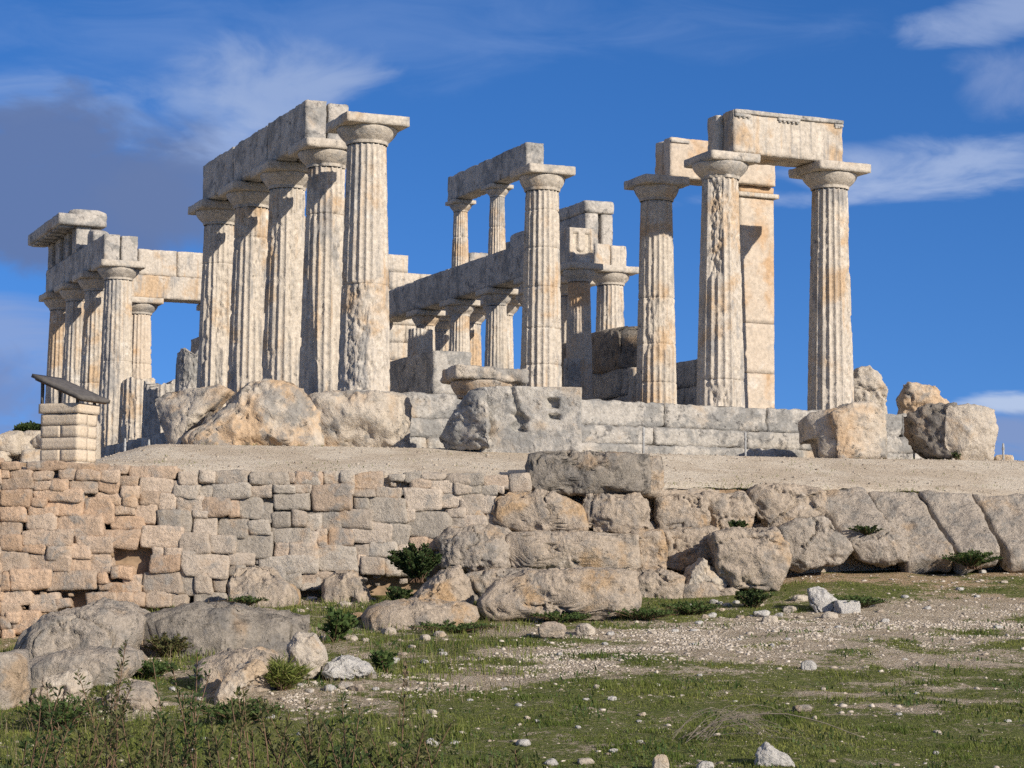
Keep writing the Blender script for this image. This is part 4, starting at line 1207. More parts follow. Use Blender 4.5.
# ------------------------------------------------------------------ big stones of the terrace edge
B = [ # name, label, x0,y0,x1,y1, v, mat, kwargs
 ('top_block', 'long dark block capping the middle of the terrace edge', 530, 451, 648, 495, 31.6, 'dark_rock', dict(depth=0.8, pw=9, cuts=3, rough=0.05, n=36)),
 ('end_stone', 'grey upright stone at the right end of the long dark capping block', 634, 453, 665, 495, 32.0, 'bank_rock', dict(depth=0.7, pw=5, cuts=7)),
 ('ledge_stone', 'pale shouldered stone under the left half of the dark capping block', 493, 491, 588, 533, 31.4, 'bank_rock', dict(depth=0.8, pw=5, cuts=7, n=30)),
 ('square_stone', 'squarish stone right under the dark capping block', 580, 492, 650, 534, 31.4, 'bank_rock', dict(depth=0.8, pw=9, cuts=3, n=26)),
 ('rounded_rock', 'rounded grey rock with a shadowed hollow beside the green bush', 438, 528, 516, 575, 31.0, 'slab', dict(depth=0.9, pw=3.5, cuts=6, n=28, rough=0.1)),
 ('long_stone', 'long smooth ochre stone of the middle course', 503, 530, 638, 572, 31.1, 'bank_rock', dict(depth=0.8, pw=9, cuts=3, n=40, rough=0.05, crack=0.05)),
 ('foot_rock', 'wide cracked ochre rock at the foot of the terrace edge', 476, 570, 634, 622, 30.8, 'bank_rock', dict(depth=1.0, pw=5, cuts=8, n=40, rough=0.10, crack=0.08)),
 ('grey_rock', 'grey rock shoulder left of the wide cracked ochre rock', 462, 570, 530, 604, 30.7, 'slab', dict(depth=0.8, pw=4, cuts=8, n=24)),
 ('foot_rock', 'low round ochre rock right of the wide cracked rock', 628, 571, 684, 609, 31.0, 'bank_rock', dict(depth=0.8, pw=4.5, cuts=6, n=22)),
 ('low_rock', 'flat low rock in front of the pointed rock', 678, 582, 738, 607, 31.0, 'bank_rock', dict(depth=0.7, pw=5, cuts=6)),
 ('niche_rock', 'brown rock face right of the grey upright stone', 656, 494, 710, 535, 32.4, 'bank_rock', dict(depth=0.8, pw=6, cuts=6, n=24)),
 ('niche_rock', 'brown rock face above the small plant in the terrace edge', 702, 493, 754, 535, 32.6, 'bank_rock', dict(depth=0.8, pw=5, cuts=8, n=24, tilt=-8)),
 ('course_rock', 'pitted ochre rock at the right end of the long smooth stone', 628, 531, 668, 572, 31.3, 'bank_rock', dict(depth=0.7, pw=6, cuts=6, rough=0.12, crack=0.1)),
 ('course_rock', 'shaded rock course left of the big squared boulder', 658, 530, 722, 572, 31.8, 'bank_rock', dict(depth=0.8, pw=6, cuts=5, n=24)),
 ('pointed_rock', 'small pointed pink rock leaning at the big squared boulder', 684, 556, 730, 592, 31.0, 'pale_rock', dict(depth=0.6, pw=2.3, cuts=8)),
 ('squared_boulder', 'big squared boulder standing forward of the terrace edge', 716, 526, 789, 592, 31.0, 'bank_rock', dict(depth=1.1, pw=6, cuts=7, n=32, rough=0.05)),
 ('upper_boulder', 'broad boulder with shaded left end on the terrace rim', 746, 484, 830, 529, 33.0, 'bank_rock', dict(depth=1.0, pw=5, cuts=8, n=30)),
 ('leaning_boulder', 'leaning grey boulder right of the big squared boulder', 778, 519, 852, 568, 32.6, 'slab', dict(depth=1.0, pw=4.5, cuts=7, n=28, tilt=-12)),
 ('low_boulder', 'flat grey boulder under the first leaning slab', 846, 533, 910, 564, 32.9, 'slab', dict(depth=0.9, pw=4, cuts=7, n=26, tilt=-6)),
 # lower left outcrops
 ('wall_foot_boulder', 'round boulder against the foot of the dry stone wall', 228, 566, 292, 608, 29.8, 'bank_rock', dict(depth=0.9, pw=2.8, cuts=5, n=26, sink=0.2)),
 ('wall_foot_boulder', 'brownish boulder at the wall foot left of the green bush', 320, 570, 369, 600, 30.3, 'bank_rock', dict(depth=0.7, pw=2.8, cuts=5, n=22, sink=0.2)),
 ('bush_rock', 'sloping brown outcrop below the green bush', 384, 571, 470, 615, 29.6, 'bank_rock', dict(depth=1.2, pw=3, cuts=8, n=30, sink=0.3)),
 ('flat_outcrop', 'low brown ledge below the sloping outcrop', 362, 602, 474, 631, 29.0, 'bank_rock', dict(depth=0.9, pw=4, cuts=8, n=34, sink=0.2)),
 ('pale_outcrop', 'wide smooth pale outcrop under the left end of the wall', 16, 606, 142, 662, 28.8, 'slab', dict(depth=1.6, pw=3, cuts=8, n=36, sink=0.4)),
 ('lower_outcrop', 'grey outcrop below the wide smooth pale one', 14, 648, 112, 686, 27.4, 'slab', dict(depth=1.2, pw=3, cuts=7, n=30, sink=0.3)),
 ('edge_boulder', 'grey boulder cut by the left edge of the view', -34, 652, 24, 712, 25.6, 'slab', dict(depth=1.2, pw=3, cuts=7, n=26, sink=0.3)),
 ('round_boulder', 'smooth round pale boulder among the plants at left', 31, 673, 81, 709, 24.6, 'pale_rock', dict(depth=0.5, pw=2.6, cuts=6, n=22, rough=0.04, tilt=14)),
 ('long_outcrop', 'long dark grey outcrop in front of the wall', 138, 606, 304, 656, 28.4, 'dark_rock', dict(depth=1.5, pw=4, cuts=8, n=44, sink=0.3, rough=0.06)),
 ('brown_outcrop', 'brown outcrop behind the bone shaped pale rock', 180, 648, 282, 692, 27.0, 'bank_rock', dict(depth=1.0, pw=3, cuts=8, n=30, sink=0.3)),
 ('yellow_boulder', 'upright yellowish boulder right of the long dark outcrop', 282, 632, 325, 682, 26.6, 'pale_rock', dict(depth=0.55, pw=3.2, cuts=8, n=22)),
 ('white_rock', 'pointed whitish rock beside the yellowish boulder', 320, 654, 370, 682, 26.0, 'white_rock', dict(depth=0.4, pw=2.4, cuts=9, n=20)),
 ('bone_rock', 'bone shaped pale rock lying aslant below the dark outcrop', 218, 664, 262, 708, 25.0, 'pale_rock', dict(depth=0.35, pw=2.6, cuts=7, n=20, tilt=34)),
 ('grey_lump', 'grey lump with white stones on it left of the bone shaped rock', 104, 684, 152, 712, 24.4, 'bank_rock', dict(depth=0.5, pw=3, cuts=8, n=20)),
 ('fallen_stone', 'flat fallen wall stone lying below the hole in the wall', 86, 590, 126, 610, 29.4, 'pale_rock', dict(depth=0.45, pw=5, cuts=5, n=16, tilt=-10)),
 ('brown_stone', 'round brown stone on the grass below the wide cracked rock', 536, 622, 566, 641, 27.6, 'bank_rock', dict(depth=0.35, pw=2.6, cuts=7, n=16)),
 ('brown_stone', 'small pointed stone just right of the round brown stone', 576, 624, 595, 638, 27.5, 'pale_rock', dict(depth=0.25, pw=2.4, cuts=7, n=14)),
 ('white_slab', 'leaning white slab on the grass below the leaning boulders', 810, 587, 846, 613, 29.0, 'white_rock', dict(depth=0.3, pw=4, cuts=6, n=18, tilt=-28)),
 ('white_block', 'small grey white block touching the leaning white slab', 836, 601, 860, 615, 28.6, 'white_rock', dict(depth=0.25, pw=6, cuts=6, n=14)),
 ('near_stone', 'grey white split stone nearest the viewer at bottom right', 756, 746, 793, 768, 17.6, 'white_rock', dict(depth=0.22, pw=3, cuts=9, n=18)),
 ('near_stone', 'upright stone at the bottom edge of the meadow', 653, 756, 669, 774, 17.2, 'pale_rock', dict(depth=0.12, pw=3, cuts=8, n=14)),
 ('near_stone', 'flat pale stone at the bottom edge left of centre right', 697, 762, 714, 773, 17.2, 'white_rock', dict(depth=0.12, pw=3, cuts=7, n=14)),
 ('path_stone', 'bright lumpy stone on the gravel track at right', 802, 661, 817, 672, 23.0, 'white_rock', dict(depth=0.14, pw=3, cuts=8, n=12)),
 ('blue_grey_stone', 'blue grey stone beside the dry branch', 794, 705, 812, 714, 20.0, 'slab', dict(depth=0.14, pw=3, cuts=8, n=12)),
]
OUT = {
    'long dark block capping': [(530,455),(560,451),(600,452),(648,454),(650,470),(648,493),(590,495),(540,492),(529,488)],
    'grey upright stone': [(640,455),(662,456),(665,485),(655,497),(640,495)],
    'pale shouldered stone': [(494,500),(510,492),(535,491),(560,496),(582,507),(586,531),(550,532),(505,530),(492,520)],
    'squarish stone right': [(586,494),(640,492),(649,500),(650,529),(640,533),(600,533),(580,526),(582,505)],
    'rounded grey rock': [(437,542),(450,529),(480,527),(512,531),(514,548),(508,573),(470,574),(443,570)],
    'long smooth ochre': [(504,532),(540,531),(600,531),(638,531),(639,570),(570,572),(515,570),(501,555)],
    'wide cracked ochre': [(481,600),(498,583),(530,571),(580,569),(634,570),(636,611),(600,620),(540,623),(495,622),(484,613)],
    'grey rock shoulder': [(464,575),(490,569),(528,570),(524,582),(500,592),(486,608),(468,598)],
    'low round ochre': [(629,571),(660,570),(682,578),(684,606),(650,611),(629,608)],
    'flat low rock': [(678,586),(700,582),(737,588),(739,606),(700,609),(680,607)],
    'brown rock face right': [(656,498),(690,493),(708,496),(710,520),(708,535),(657,535)],
    'brown rock face above': [(702,495),(745,494),(754,510),(750,529),(710,536),(702,515)],
    'pitted ochre rock': [(632,531),(662,531),(667,550),(666,570),(633,571)],
    'shaded rock course': [(658,529),(716,530),(724,545),(710,569),(658,571)],
    'small pointed pink': [(685,587),(691,570),(703,558),(713,567),(728,583),(722,591),(693,591)],
    'big squared boulder standing': [(715,535),(735,529),(775,529),(787,544),(788,557),(777,590),(730,588),(719,575)],
    'broad boulder': [(747,490),(760,484),(800,484),(824,490),(828,508),(817,520),(790,526),(768,529),(750,510)],
    'leaning grey boulder': [(777,530),(795,520),(824,515),(847,535),(853,550),(840,565),(800,569),(783,565)],
    'flat grey boulder': [(846,540),(870,532),(897,534),(910,548),(908,562),(885,565),(858,558)],
    'round boulder against': [(227,603),(227,585),(235,570),(250,565),(268,568),(279,580),(293,593),(292,608),(240,609)],
    'brownish boulder at': [(320,597),(324,580),(335,571),(352,570),(366,580),(369,598)],
    'sloping brown outcrop below': [(395,610),(418,590),(440,575),(456,569),(466,580),(471,602),(458,614),(420,616)],
    'low brown ledge': [(360,614),(380,603),(430,601),(472,604),(476,619),(450,630),(400,632),(368,629)],
    'wide smooth pale': [(14,642),(30,627),(50,614),(80,606),(112,607),(132,617),(132,640),(124,656),(90,660),(40,660),(18,653)],
    'grey outcrop below': [(18,664),(45,653),(90,650),(127,653),(134,668),(102,685),(50,688),(22,682)],
    'smooth round pale': [(31,694),(45,682),(62,674),(77,675),(82,690),(72,704),(45,710),(33,704)],
    'long dark grey': [(134,618),(168,608),(230,606),(277,610),(303,617),(301,637),(287,651),(240,656),(190,654),(146,648)],
    'brown outcrop behind': [(192,668),(222,655),(255,650),(280,660),(276,684),(242,694),(200,692)],
    'upright yellowish': [(286,646),(298,633),(312,633),(323,648),(325,661),(313,678),(298,678),(286,664)],
    'pointed whitish': [(320,673),(329,660),(340,654),(366,664),(374,673),(360,682),(330,684)],
    'bone shaped': [(219,692),(231,675),(248,663),(259,667),(260,678),(243,690),(243,704),(231,709),(219,705)],
    'grey lump': [(104,700),(112,688),(128,683),(145,686),(153,700),(150,712),(110,713)],
    'grey white split': [(756,763),(759,749),(767,745),(777,751),(789,759),(794,767),(775,769),(758,768)],
    'leaning white': [(811,590),(822,588),(839,600),(848,613),(820,616),(811,605)],
}
for nm, lb_, x0, y0, x1, y1, v, mt, kw in B:
    if v < 31 and y1 > 605:       # sits on the meadow: take the distance from the ground it stands on
        _, v = hit((x0 + x1) / 2, y1 - 2)
    ct = 'boulder' if (x1 - x0) > 40 else 'stone'
    ol = [p for k_, p in OUT.items() if lb_.startswith(k_)]
    if ol:
        big = max(x1 - x0, y1 - y0); rk = x0 > 460 and y1 < 625
        shaped_rock(nm, lb_, ct, ol[0], v, mt, kw.get('depth'), int(24 + big * 0.28), 15 if rk else 5, 0.048 if rk else 0.07, 1.3 if rk else 1.0, 0.02 if rk else 0.22, sink=kw.get('sink', 0))
    else:
        rock(nm, lb_, ct, x0, y0, x1, y1, v, mt, **kw)

def slab(label, quad, vt, vb, th, mat, seed, group):
    """a leaning slab: four corners (photo order: top left, top right, bottom right, bottom left), upper edge farther back"""
    c = [at(quad[0][0], quad[0][1], vt), at(quad[1][0], quad[1][1], vt), at(quad[2][0], quad[2][1], vb), at(quad[3][0], quad[3][1], vb)]
    cc = sum(c) / 4; c = [cc + (p - cc) * 1.07 for p in c]
    n = np.cross(c[1] - c[0], c[3] - c[0]); n /= np.linalg.norm(n)
    if n @ FH < 0: n = -n
    V, Fq = boxgrid(34, 5, 34)
    L = (np.abs(V) ** 16).sum(1) ** (1 / 16.); V = V / L[:, None]
    s, t_ = (V[:, 0:1] + 1) / 2, (1 - V[:, 2:3]) / 2
    P = (1 - t_) * ((1 - s) * c[0] + s * c[1]) + t_ * ((1 - s) * c[3] + s * c[2])
    P = P + n * ((V[:, 1:2] + 1) / 2 * th)
    e = fbm(P * 1.5, 5, seed); edge = np.maximum(np.abs(V[:, 0]), np.abs(V[:, 2]))
    P = P + n * (0.10 * e + 0.045 * fbm(P * 5, 5, seed + 2, 0.6) + 0.11 * sstep(0.82, 1.0, edge) * (0.6 + e) * (V[:, 1] < 0))[:, None]
    P = P + (sstep(0.9, 1, edge) * 0.10 * fbm(P * 2.2 + 4, 3, seed + 1))[:, None] * np.array([RH[0], RH[1], 1.0])
    return tag(mesh_obj('leaning_slab', P, Fq, M[mat], None, loc=P.mean(0) * np.array([1, 1, 0]) + np.array([0, 0, P[:, 2].min()])), label, 'stone slab', group)
GS = 'leaning slabs along the terrace edge'
slab('short leaning slab, leftmost of the grey slabs at right', [(806, 487), (864, 487), (892, 526), (842, 532)], 33.85, 32.9, 0.4, 'slab', 51, GS)
slab('longest leaning slab, between the short slab and the notched one', [(865, 488), (917, 490), (955, 552), (908, 560)], 33.95, 32.8, 0.4, 'slab', 52, GS)
slab('leaning slab with a pointed lower end, third from the left', [(919, 490), (972, 492), (1000, 546), (963, 560)], 33.95, 32.8, 0.4, 'slab', 53, GS)
slab('leaning slab cut by the right edge of the view', [(973, 493), (1030, 494), (1062, 550), (1012, 556)], 33.95, 32.8, 0.4, 'slab', 54, GS)
slab('leaning slab just outside the right edge of the view', [(1032, 495), (1090, 496), (1110, 552), (1066, 556)], 33.95, 32.8, 0.4, 'slab', 55, GS)

# ------------------------------------------------------------------ brick plinth with a sloping board
PV = 31.75
t = thing('information_stand', 'pale brick plinth with a dark sloping board on metal legs', 'information stand', at(68, 464, PV))
def lb_box(name, x0, x1, d0, d1, z0, z1, mat, parent, wear=0.01, res=0.08, yaw=0.0):
    V, Fq = block_geo((x0, d0, z0), (x1, d1, z1), res=res, wear=wear, rough=0.005)
    return mesh_obj(name, rotz(V, CAMYAW + yaw) + PB, Fq, M[mat], parent)
PB = at(68, 464, PV); sc_ = PV / FPX
YW = R(-24)
M['brick'] = stone_mat('plinth block', (0.58, 0.48, 0.36), (0.56, 0.43, 0.29), (0.50, 0.43, 0.34), (0.36, 0.31, 0.25), sc=3, bump=0.3, pit=0.2, tint=False)
M['mortar'] = plain('mortar', (0.34, 0.29, 0.23), scale=20)
def st_box(name, lo, hi, mat, parent=None, wear=0.005, res=0.05):
    V, Fq = block_geo(lo, hi, res=res, wear=wear, rough=0.005)
    return rotz(V, CAMYAW + YW) + PB, Fq
V, Fq = st_box('', (-0.33, -0.23, -0.3), (0.33, 0.23, 0.74), None)
body = mesh_obj('pedestal', V, Fq, M['mortar'], t)
gv, gf, n = [], [], 0
for r_ in range(5):
    z0 = -0.16 + r_ * 0.182; cut = [-0.345, 0.02, 0.345] if r_ % 2 else [-0.345, 0.345]
    if r_ == 2: cut = [-0.345, 0.345]
    for a, b in zip(cut[:-1], cut[1:]):
        V, Fq = st_box('', (a + 0.005, -0.245, z0 + 0.006), (b - 0.005, 0.02 if r_ % 2 else 0.0, z0 + 0.176), None); gv.append(V); gf.append(Fq + n); n += len(V)
        V, Fq = st_box('', (a + 0.005, 0.03 if r_ % 2 else 0.01, z0 + 0.006), (b - 0.005, 0.245, z0 + 0.176), None); gv.append(V); gf.append(Fq + n); n += len(V)
mesh_obj('brickwork', np.concatenate(gv), np.concatenate(gf), M['brick'], body)
V, Fq = st_box('', (-0.37, -0.27, 0.752), (0.37, 0.27, 0.90), None); mesh_obj('cap_slab', V, Fq, M['brick'], t)
def board(mat, name, th, off, hw=0.5, hd=0.36):
    V, Fq = boxgrid(8, 6, 2); P = V * np.array([hw, hd, th])
    P = rotax(P, (0, 1, 0), R(22)); P = P + np.array([0.02, 0, 1.14 + off])
    return mesh_obj(name, rotz(P, CAMYAW + YW) + PB, Fq, M[mat], t, smooth=False)
board('board', 'board', 0.028, 0.0)
board('boardwood', 'board_lining', 0.01, -0.045, 0.46, 0.32)
for (x_, y_, h_) in ((-0.34, -0.22, 0.37), (-0.34, 0.22, 0.37), (0.3, -0.22, 0.10), (0.3, 0.22, 0.10)):
    V, Fq = st_box('', (x_ - 0.02, y_ - 0.02, 0.90), (x_ + 0.02, y_ + 0.02, 0.90 + h_), None, wear=0.004, res=0.1); mesh_obj('leg', V, Fq, M['board'], t)

# barrier posts
def post(x, yb, yt, v, label):
    P0 = at(x, yb, v); h = (yb - yt) / FPX * v
    P0 = P0 - np.array([0, 0, 0.06])
    t = thing('barrier_post', label, 'post', P0, 'thin metal barrier posts')
    n = 10; th = np.arange(n) / n * 2 * math.pi; V, q = [], []
    prof = [(0, 0.02), (h, 0.02), (h + 0.02, 0.012)]
    for z, r_ in prof:
        V += [P0 + np.array([r_ * math.cos(a), r_ * math.sin(a), z]) for a in th]
    for k in range(len(prof) - 1):
        for i in range(n):
            q.append((k * n + i, k * n + (i + 1) % n, (k + 1) * n + (i + 1) % n, (k + 1) * n + i))
    mesh_obj('rod', np.array(V), np.array(q), M['metal'], t)
    e = []
    V2 = [P0 + np.array([0.028 * math.cos(a) * s, 0.028 * math.sin(a) * s, h * 0.8 + z]) for z, s in ((-0.02, 1), (0.02, 1)) for a in th]
    mesh_obj('ring', np.array(V2), np.array([(i, (i + 1) % n, n + (i + 1) % n, n + i) for i in range(n)]), M['metal'], t)
post(124.5, 464, 436, 36.0, 'thin metal post left of the tilted block, the left one of two')
post(148.5, 461, 437, 36.5, 'thin metal post touching the tilted grey block')
post(643.5, 455, 425, 38.8, 'thin metal post in front of the steps below the flat capital column')
post(745.5, 460, 430, 39.5, 'thin metal post in front of the steps below the scarred column')
post(914, 458, 440, 40.6, 'thin metal post between the two big right hand blocks')
post(1003.5, 464, 441, 39.6, 'thin metal post right of the big square block')

# ------------------------------------------------------------------ plants
def leaves_geo(C, D, size, rs, wid=0.32, fold=True):
    """small pointed leaves at points C pointing along D"""
    n = len(C)
    D = D / np.linalg.norm(D, axis=1, keepdims=True)
    rnd = rs.normal(size=(n, 3)); S = np.cross(D, rnd); S /= np.maximum(np.linalg.norm(S, axis=1, keepdims=True), 1e-6)
    L = (size * rs.uniform(0.6, 1.3, n))[:, None]
    a = C; b = C + D * L * 0.5 + S * L * wid; c = C + D * L; d = C + D * L * 0.5 - S * L * wid
    V = np.stack([a, b, c, d], 1).reshape(-1, 3)
    i = np.arange(n) * 4
    return V, np.stack([i, i + 1, i + 2, i + 3], -1)
def tubes(segs, r0, r1, n=5):
    V, q, off = [], [], 0
    for P in segs:
        P = np.asarray(P); m = len(P)
        for k in range(m):
            d = P[min(k + 1, m - 1)] - P[max(k - 1, 0)]; d = d / max(np.linalg.norm(d), 1e-6)
            a = np.cross(d, [0.3, 0.5, 0.81]); a /= np.linalg.norm(a); b = np.cross(d, a)
            r = r0 + (r1 - r0) * k / (m - 1)
            V += [P[k] + r * (a * math.cos(t) + b * math.sin(t)) for t in np.arange(n) / n * 2 * math.pi]
        for k in range(m - 1):
            for i in range(n):
                q.append((off + k * n + i, off + k * n + (i + 1) % n, off + (k + 1) * n + (i + 1) % n, off + (k + 1) * n + i))
        off += m * n
    return np.array(V), np.array(q)
def shrub(name, label, base, h, spread, stems, leafn, size, mat, seed, cat='shrub', group=None, wid=0.3, up=0.6, start=0.15, stem_r=0.006, var=0.0):
    rs = np.random.RandomState(seed)
    t = thing(name, label, cat, base, group)
    segs, LC, LD = [], [], []
    for s in range(stems):
        a = rs.uniform(0, 2 * math.pi); sp = spread * math.sqrt(rs.uniform(0, 1)); hh = h * rs.uniform(0.55 - 0.25 * var, 1.0 + 0.1 * var) * (1 - 0.35 * (sp / spread) ** 2)
        top = base + np.array([math.cos(a) * sp, math.sin(a) * sp, hh])
        mid = base + np.array([math.cos(a) * sp * 0.35, math.sin(a) * sp * 0.35, hh * 0.5]) + rs.normal(0, 0.04 * h, 3)
        tt = np.linspace(0, 1, 7)[:, None]
        root = base + np.append(rs.normal(0, spread * 0.12, 2), -0.05)
        C_ = (1 - tt) ** 2 * root + 2 * tt * (1 - tt) * mid + tt ** 2 * top
        segs.append(C_)
        m = leafn
        k = rs.uniform(start, 1, m); k = np.sqrt(k)
        P = np.stack([np.interp(k, tt[:, 0], C_[:, j]) for j in range(3)], -1)
        ax = rs.normal(size=(m, 3)); ax[:, 2] = np.abs(ax[:, 2]) * up + up * 0.5
        ax /= np.linalg.norm(ax, axis=1, keepdims=True)
        off_ = rs.uniform(0, 1, (m, 1)) ** 1.5 * np.minimum(0.14 * h, 0.12) * (1.15 - k[:, None])
        LC.append(P + ax * off_); LD.append(ax)
    V, q = tubes(segs, stem_r, stem_r * 0.4, 4); mesh_obj('stems', V, q, M['stem'], t)
    LC, LD = np.concatenate(LC), np.concatenate(LD)
    V, q = leaves_geo(LC, LD, size, rs, wid)
    tn = np.repeat(np.clip(rs.beta(1.6, 2.2, len(LC)), 0, 1), 4); mesh_obj('foliage', V, q, M[mat], t, smooth=False, tint=np.stack([tn] * 3, -1))
    return t
GP = 'leafy shrubs in the foreground'
FG = [  # x, y of the top, v, spread, stems, label
 (20, 700, 12.6, 0.30, 26, 'olive shrub at the bottom left corner'),
 (75, 690, 13.4, 0.26, 20, 'olive shrub in front of the smooth round boulder'),
 (112, 650, 14.4, 0.24, 16, 'tall sparse shrub below the pale outcrop'),
 (150, 705, 12.4, 0.28, 22, 'dense olive shrub, third from the left along the bottom'),
 (192, 645, 13.6, 0.26, 22, 'tall dark shrub before the long dark outcrop'),
 (225, 715, 12.2, 0.26, 18, 'low olive shrub under the bone shaped rock'),
 (262, 690, 12.8, 0.20, 12, 'thin upright shrub left of the yellowish boulder'),
 (318, 680, 13.2, 0.28, 22, 'dark shrub below the whitish pointed rock'),
 (352, 715, 12.6, 0.30, 24, 'wide dark shrub right of centre in the foreground clump'),
 (408, 712, 13.0, 0.28, 20, 'olive shrub at the right end of the foreground clump'),
 (455, 735, 12.8, 0.20, 9, 'small loose shrub outside the foreground clump'),
 (524, 742, 13.0, 0.10, 4, 'tiny seedling shrub at the bottom centre'),
]
for k, (x, y, v, sp, ns, lb_) in enumerate(FG):
    P = at(x, y - 22, v); u_, _ = UV(P); zb = float(zg(u_, v)); base = np.array([P[0], P[1], zb])
    shrub('foreground_shrub', lb_, base, P[2] - zb, sp * 1.45, max(4, int(ns * 0.8)), 64, 0.044, 'leaf_olive' if k % 4 else 'leaf_dark', 700 + k, group=GP, wid=0.16, up=0.75, start=0.22, stem_r=0.007, var=0.5)
def bush_at(name, label, x, yb, w, h, mat, seed, stems, leafn, size, v=None, z=None, cat='bush', **k):
    if v is None:
        P, v = hit(x, yb)
    else:
        P = at(x, yb, v)
    return shrub(name, label, P, h / FPX * v, w / FPX * v / 2, stems, leafn, size, mat, seed, cat, **k)
bush_at('wall_bush', 'dark green bush growing against the dry stone wall', 417, 579, 62, 36, 'leaf_dark', 801, 80, 150, 0.045, v=30.0, start=0.02, up=0.3)
bush_at('low_bush', 'small dark bush below the wall bush', 398, 602, 28, 16, 'leaf_dark', 802, 26, 50, 0.05, v=28.9, start=0.02)
bush_at('broadleaf_plant', 'bright green broad leaved plant above the yellowish boulder', 336, 641, 44, 32, 'leaf_green', 803, 26, 40, 0.07, wid=0.3, start=0.02, cat='plant')
bush_at('broadleaf_plant', 'bright green plant right of the whitish pointed rock', 384, 673, 30, 26, 'leaf_green', 804, 20, 34, 0.06, wid=0.28, start=0.02, cat='plant')
bush_at('low_bush', 'dark bush in front of the long dark outcrop', 168, 657, 54, 24, 'leaf_olive', 805, 46, 50, 0.034, start=0.02)
bush_at('grass_tuft', 'tall grass tuft at the foot of the yellowish boulder', 284, 690, 50, 30, 'grass', 806, 60, 22, 0.12, wid=0.05, start=0.02, cat='grass tuft')
bush_at('low_bush', 'dark round bush at the foot of the big squared boulder', 752, 608, 42, 19, 'leaf_dark', 807, 50, 70, 0.036, start=0.02)
bush_at('ledge_plant', 'small plant on the rock ledge above the big squared boulder', 737, 531, 26, 11, 'leaf_dark', 808, 30, 50, 0.035, v=32.0, start=0.02, cat='plant')
bush_at('ledge_plant', 'green plant between the lower boulder and the short slab', 868, 535, 46, 10, 'leaf_dark', 809, 50, 60, 0.035, v=33.0, start=0.02, cat='plant')
bush_at('ledge_plant', 'green plant under the lower end of the third slab', 972, 566, 60, 16, 'leaf_green', 810, 60, 50, 0.04, v=32.6, start=0.02, cat='plant')
bush_at('grass_tuft', 'grass tuft at the foot of the ochre boulder by the cracked block', 288, 457, 16, 7, 'leaf_green', 811, 20, 20, 0.06, v=36.8, start=0.02, cat='grass tuft')
bush_at('grass_tuft', 'grass tuft under the grey cut block', 487, 452, 34, 7, 'leaf_green', 812, 30, 20, 0.06, v=37.0, start=0.02, cat='grass tuft')
bush_at('grass_tuft', 'dark tuft on the gravel below the scarred column', 711, 464, 18, 6, 'leaf_dark', 813, 24, 24, 0.035, v=38.0, start=0.02, cat='grass tuft')
bush_at('grass_tuft', 'tuft at the left foot of the big square block', 956, 461, 10, 10, 'leaf_dark', 814, 16, 20, 0.035, v=39.3, start=0.02, cat='grass tuft')
bush_at('background_bush', 'green bush far behind the brick plinth', 28, 436, 30, 13, 'leaf_dark', 815, 40, 60, 0.12, v=60, start=0.02)
for k, (x, yb, w, h, lb_) in enumerate([(640, 620, 70, 14, 'green weeds at the foot of the low round ochre rock'), (560, 622, 60, 12, 'green weeds below the wide cracked ochre rock'),
      (690, 614, 60, 14, 'green weeds left of the dark round bush'), (855, 608, 60, 14, 'green weeds behind the small grey white block'), (345, 600, 50, 12, 'green weeds between wall foot and ledge'),
      (248, 606, 40, 12, 'green weeds in front of the round wall foot boulder'), (450, 632, 90, 12, 'green weeds below the low brown ledge'), (150, 678, 50, 20, 'bright green weeds left of the brown outcrop'),
      (240, 725, 80, 30, 'green weeds below the bone shaped rock'), (60, 730, 90, 40, 'green weeds behind the bottom left shrubs')]):
    bush_at('weed_patch', lb_, x, yb, w * 1.15, h * 0.9, 'leaf_green', 830 + k, 80, 34, 0.04, cat='weeds', wid=0.2, start=0.02, group='green weeds at the foot of the rocks')
# upright dry stalk and dry branches
P, v = hit(398, 735, v0=11)
t = thing('dry_stalk', 'upright reddish dry stalk rising from the foreground shrubs', 'plant', P)
h_ = 70 / FPX * v
V, q = tubes([[P, P + RH * 0.02 + np.array([0, 0, h_ * 0.5]), P + RH * 0.07 + np.array([0, 0, h_])]], 0.006, 0.003); mesh_obj('stem', V, q, M['stem'], t)
rs = np.random.RandomState(3); C_ = P + RH * 0.06 + np.stack([rs.normal(0, 0.008, 40), rs.normal(0, 0.008, 40), h_ * rs.uniform(0.65, 1.0, 40)], -1)
V, q = leaves_geo(C_, rs.normal(size=(40, 3)) * 0.4 + np.array([0, 0, 1]), 0.035, rs); mesh_obj('seed_head', V, q, M['straw'], t, tint=np.full((len(V), 3), 0.2), smooth=False)
P, v = hit(700, 742)
t = thing('dry_branch', 'heap of dry bent branches lying on the grass at lower right', 'branch', P)
rs = np.random.RandomState(8); segs = []
for k in range(22):
    a = rs.uniform(-0.28, 0.28); b = rs.uniform(0.05, 0.30)
    s0 = P + RH * rs.uniform(-0.25, 0.1) + FH * rs.uniform(-0.15, 0.3); L = rs.uniform(0.4, 0.95)
    pts = []
    for j in range(7):
        s = j / 6; q_ = s0 + RH * L * s * math.cos(a) + FH * L * s * math.sin(a)
        u_, v_ = UV(q_); z_ = float(zg(u_, v_)); q_[2] = z_ + 0.02 + b * math.sin(math.pi * min(1, s * 1.02)) * 0.9 + rs.normal(0, 0.006)
        pts.append(q_)
    segs.append(pts)
pts = []
for j in range(9):
    s = j / 8; q_ = P + RH * (0.1 + 1.35 * s) + FH * (0.35 - 0.3 * s); u_, v_ = UV(q_); q_[2] = float(zg(u_, v_)) + 0.03 + 0.16 * math.sin(math.pi * (1 - s) * 0.9) ; pts.append(q_)
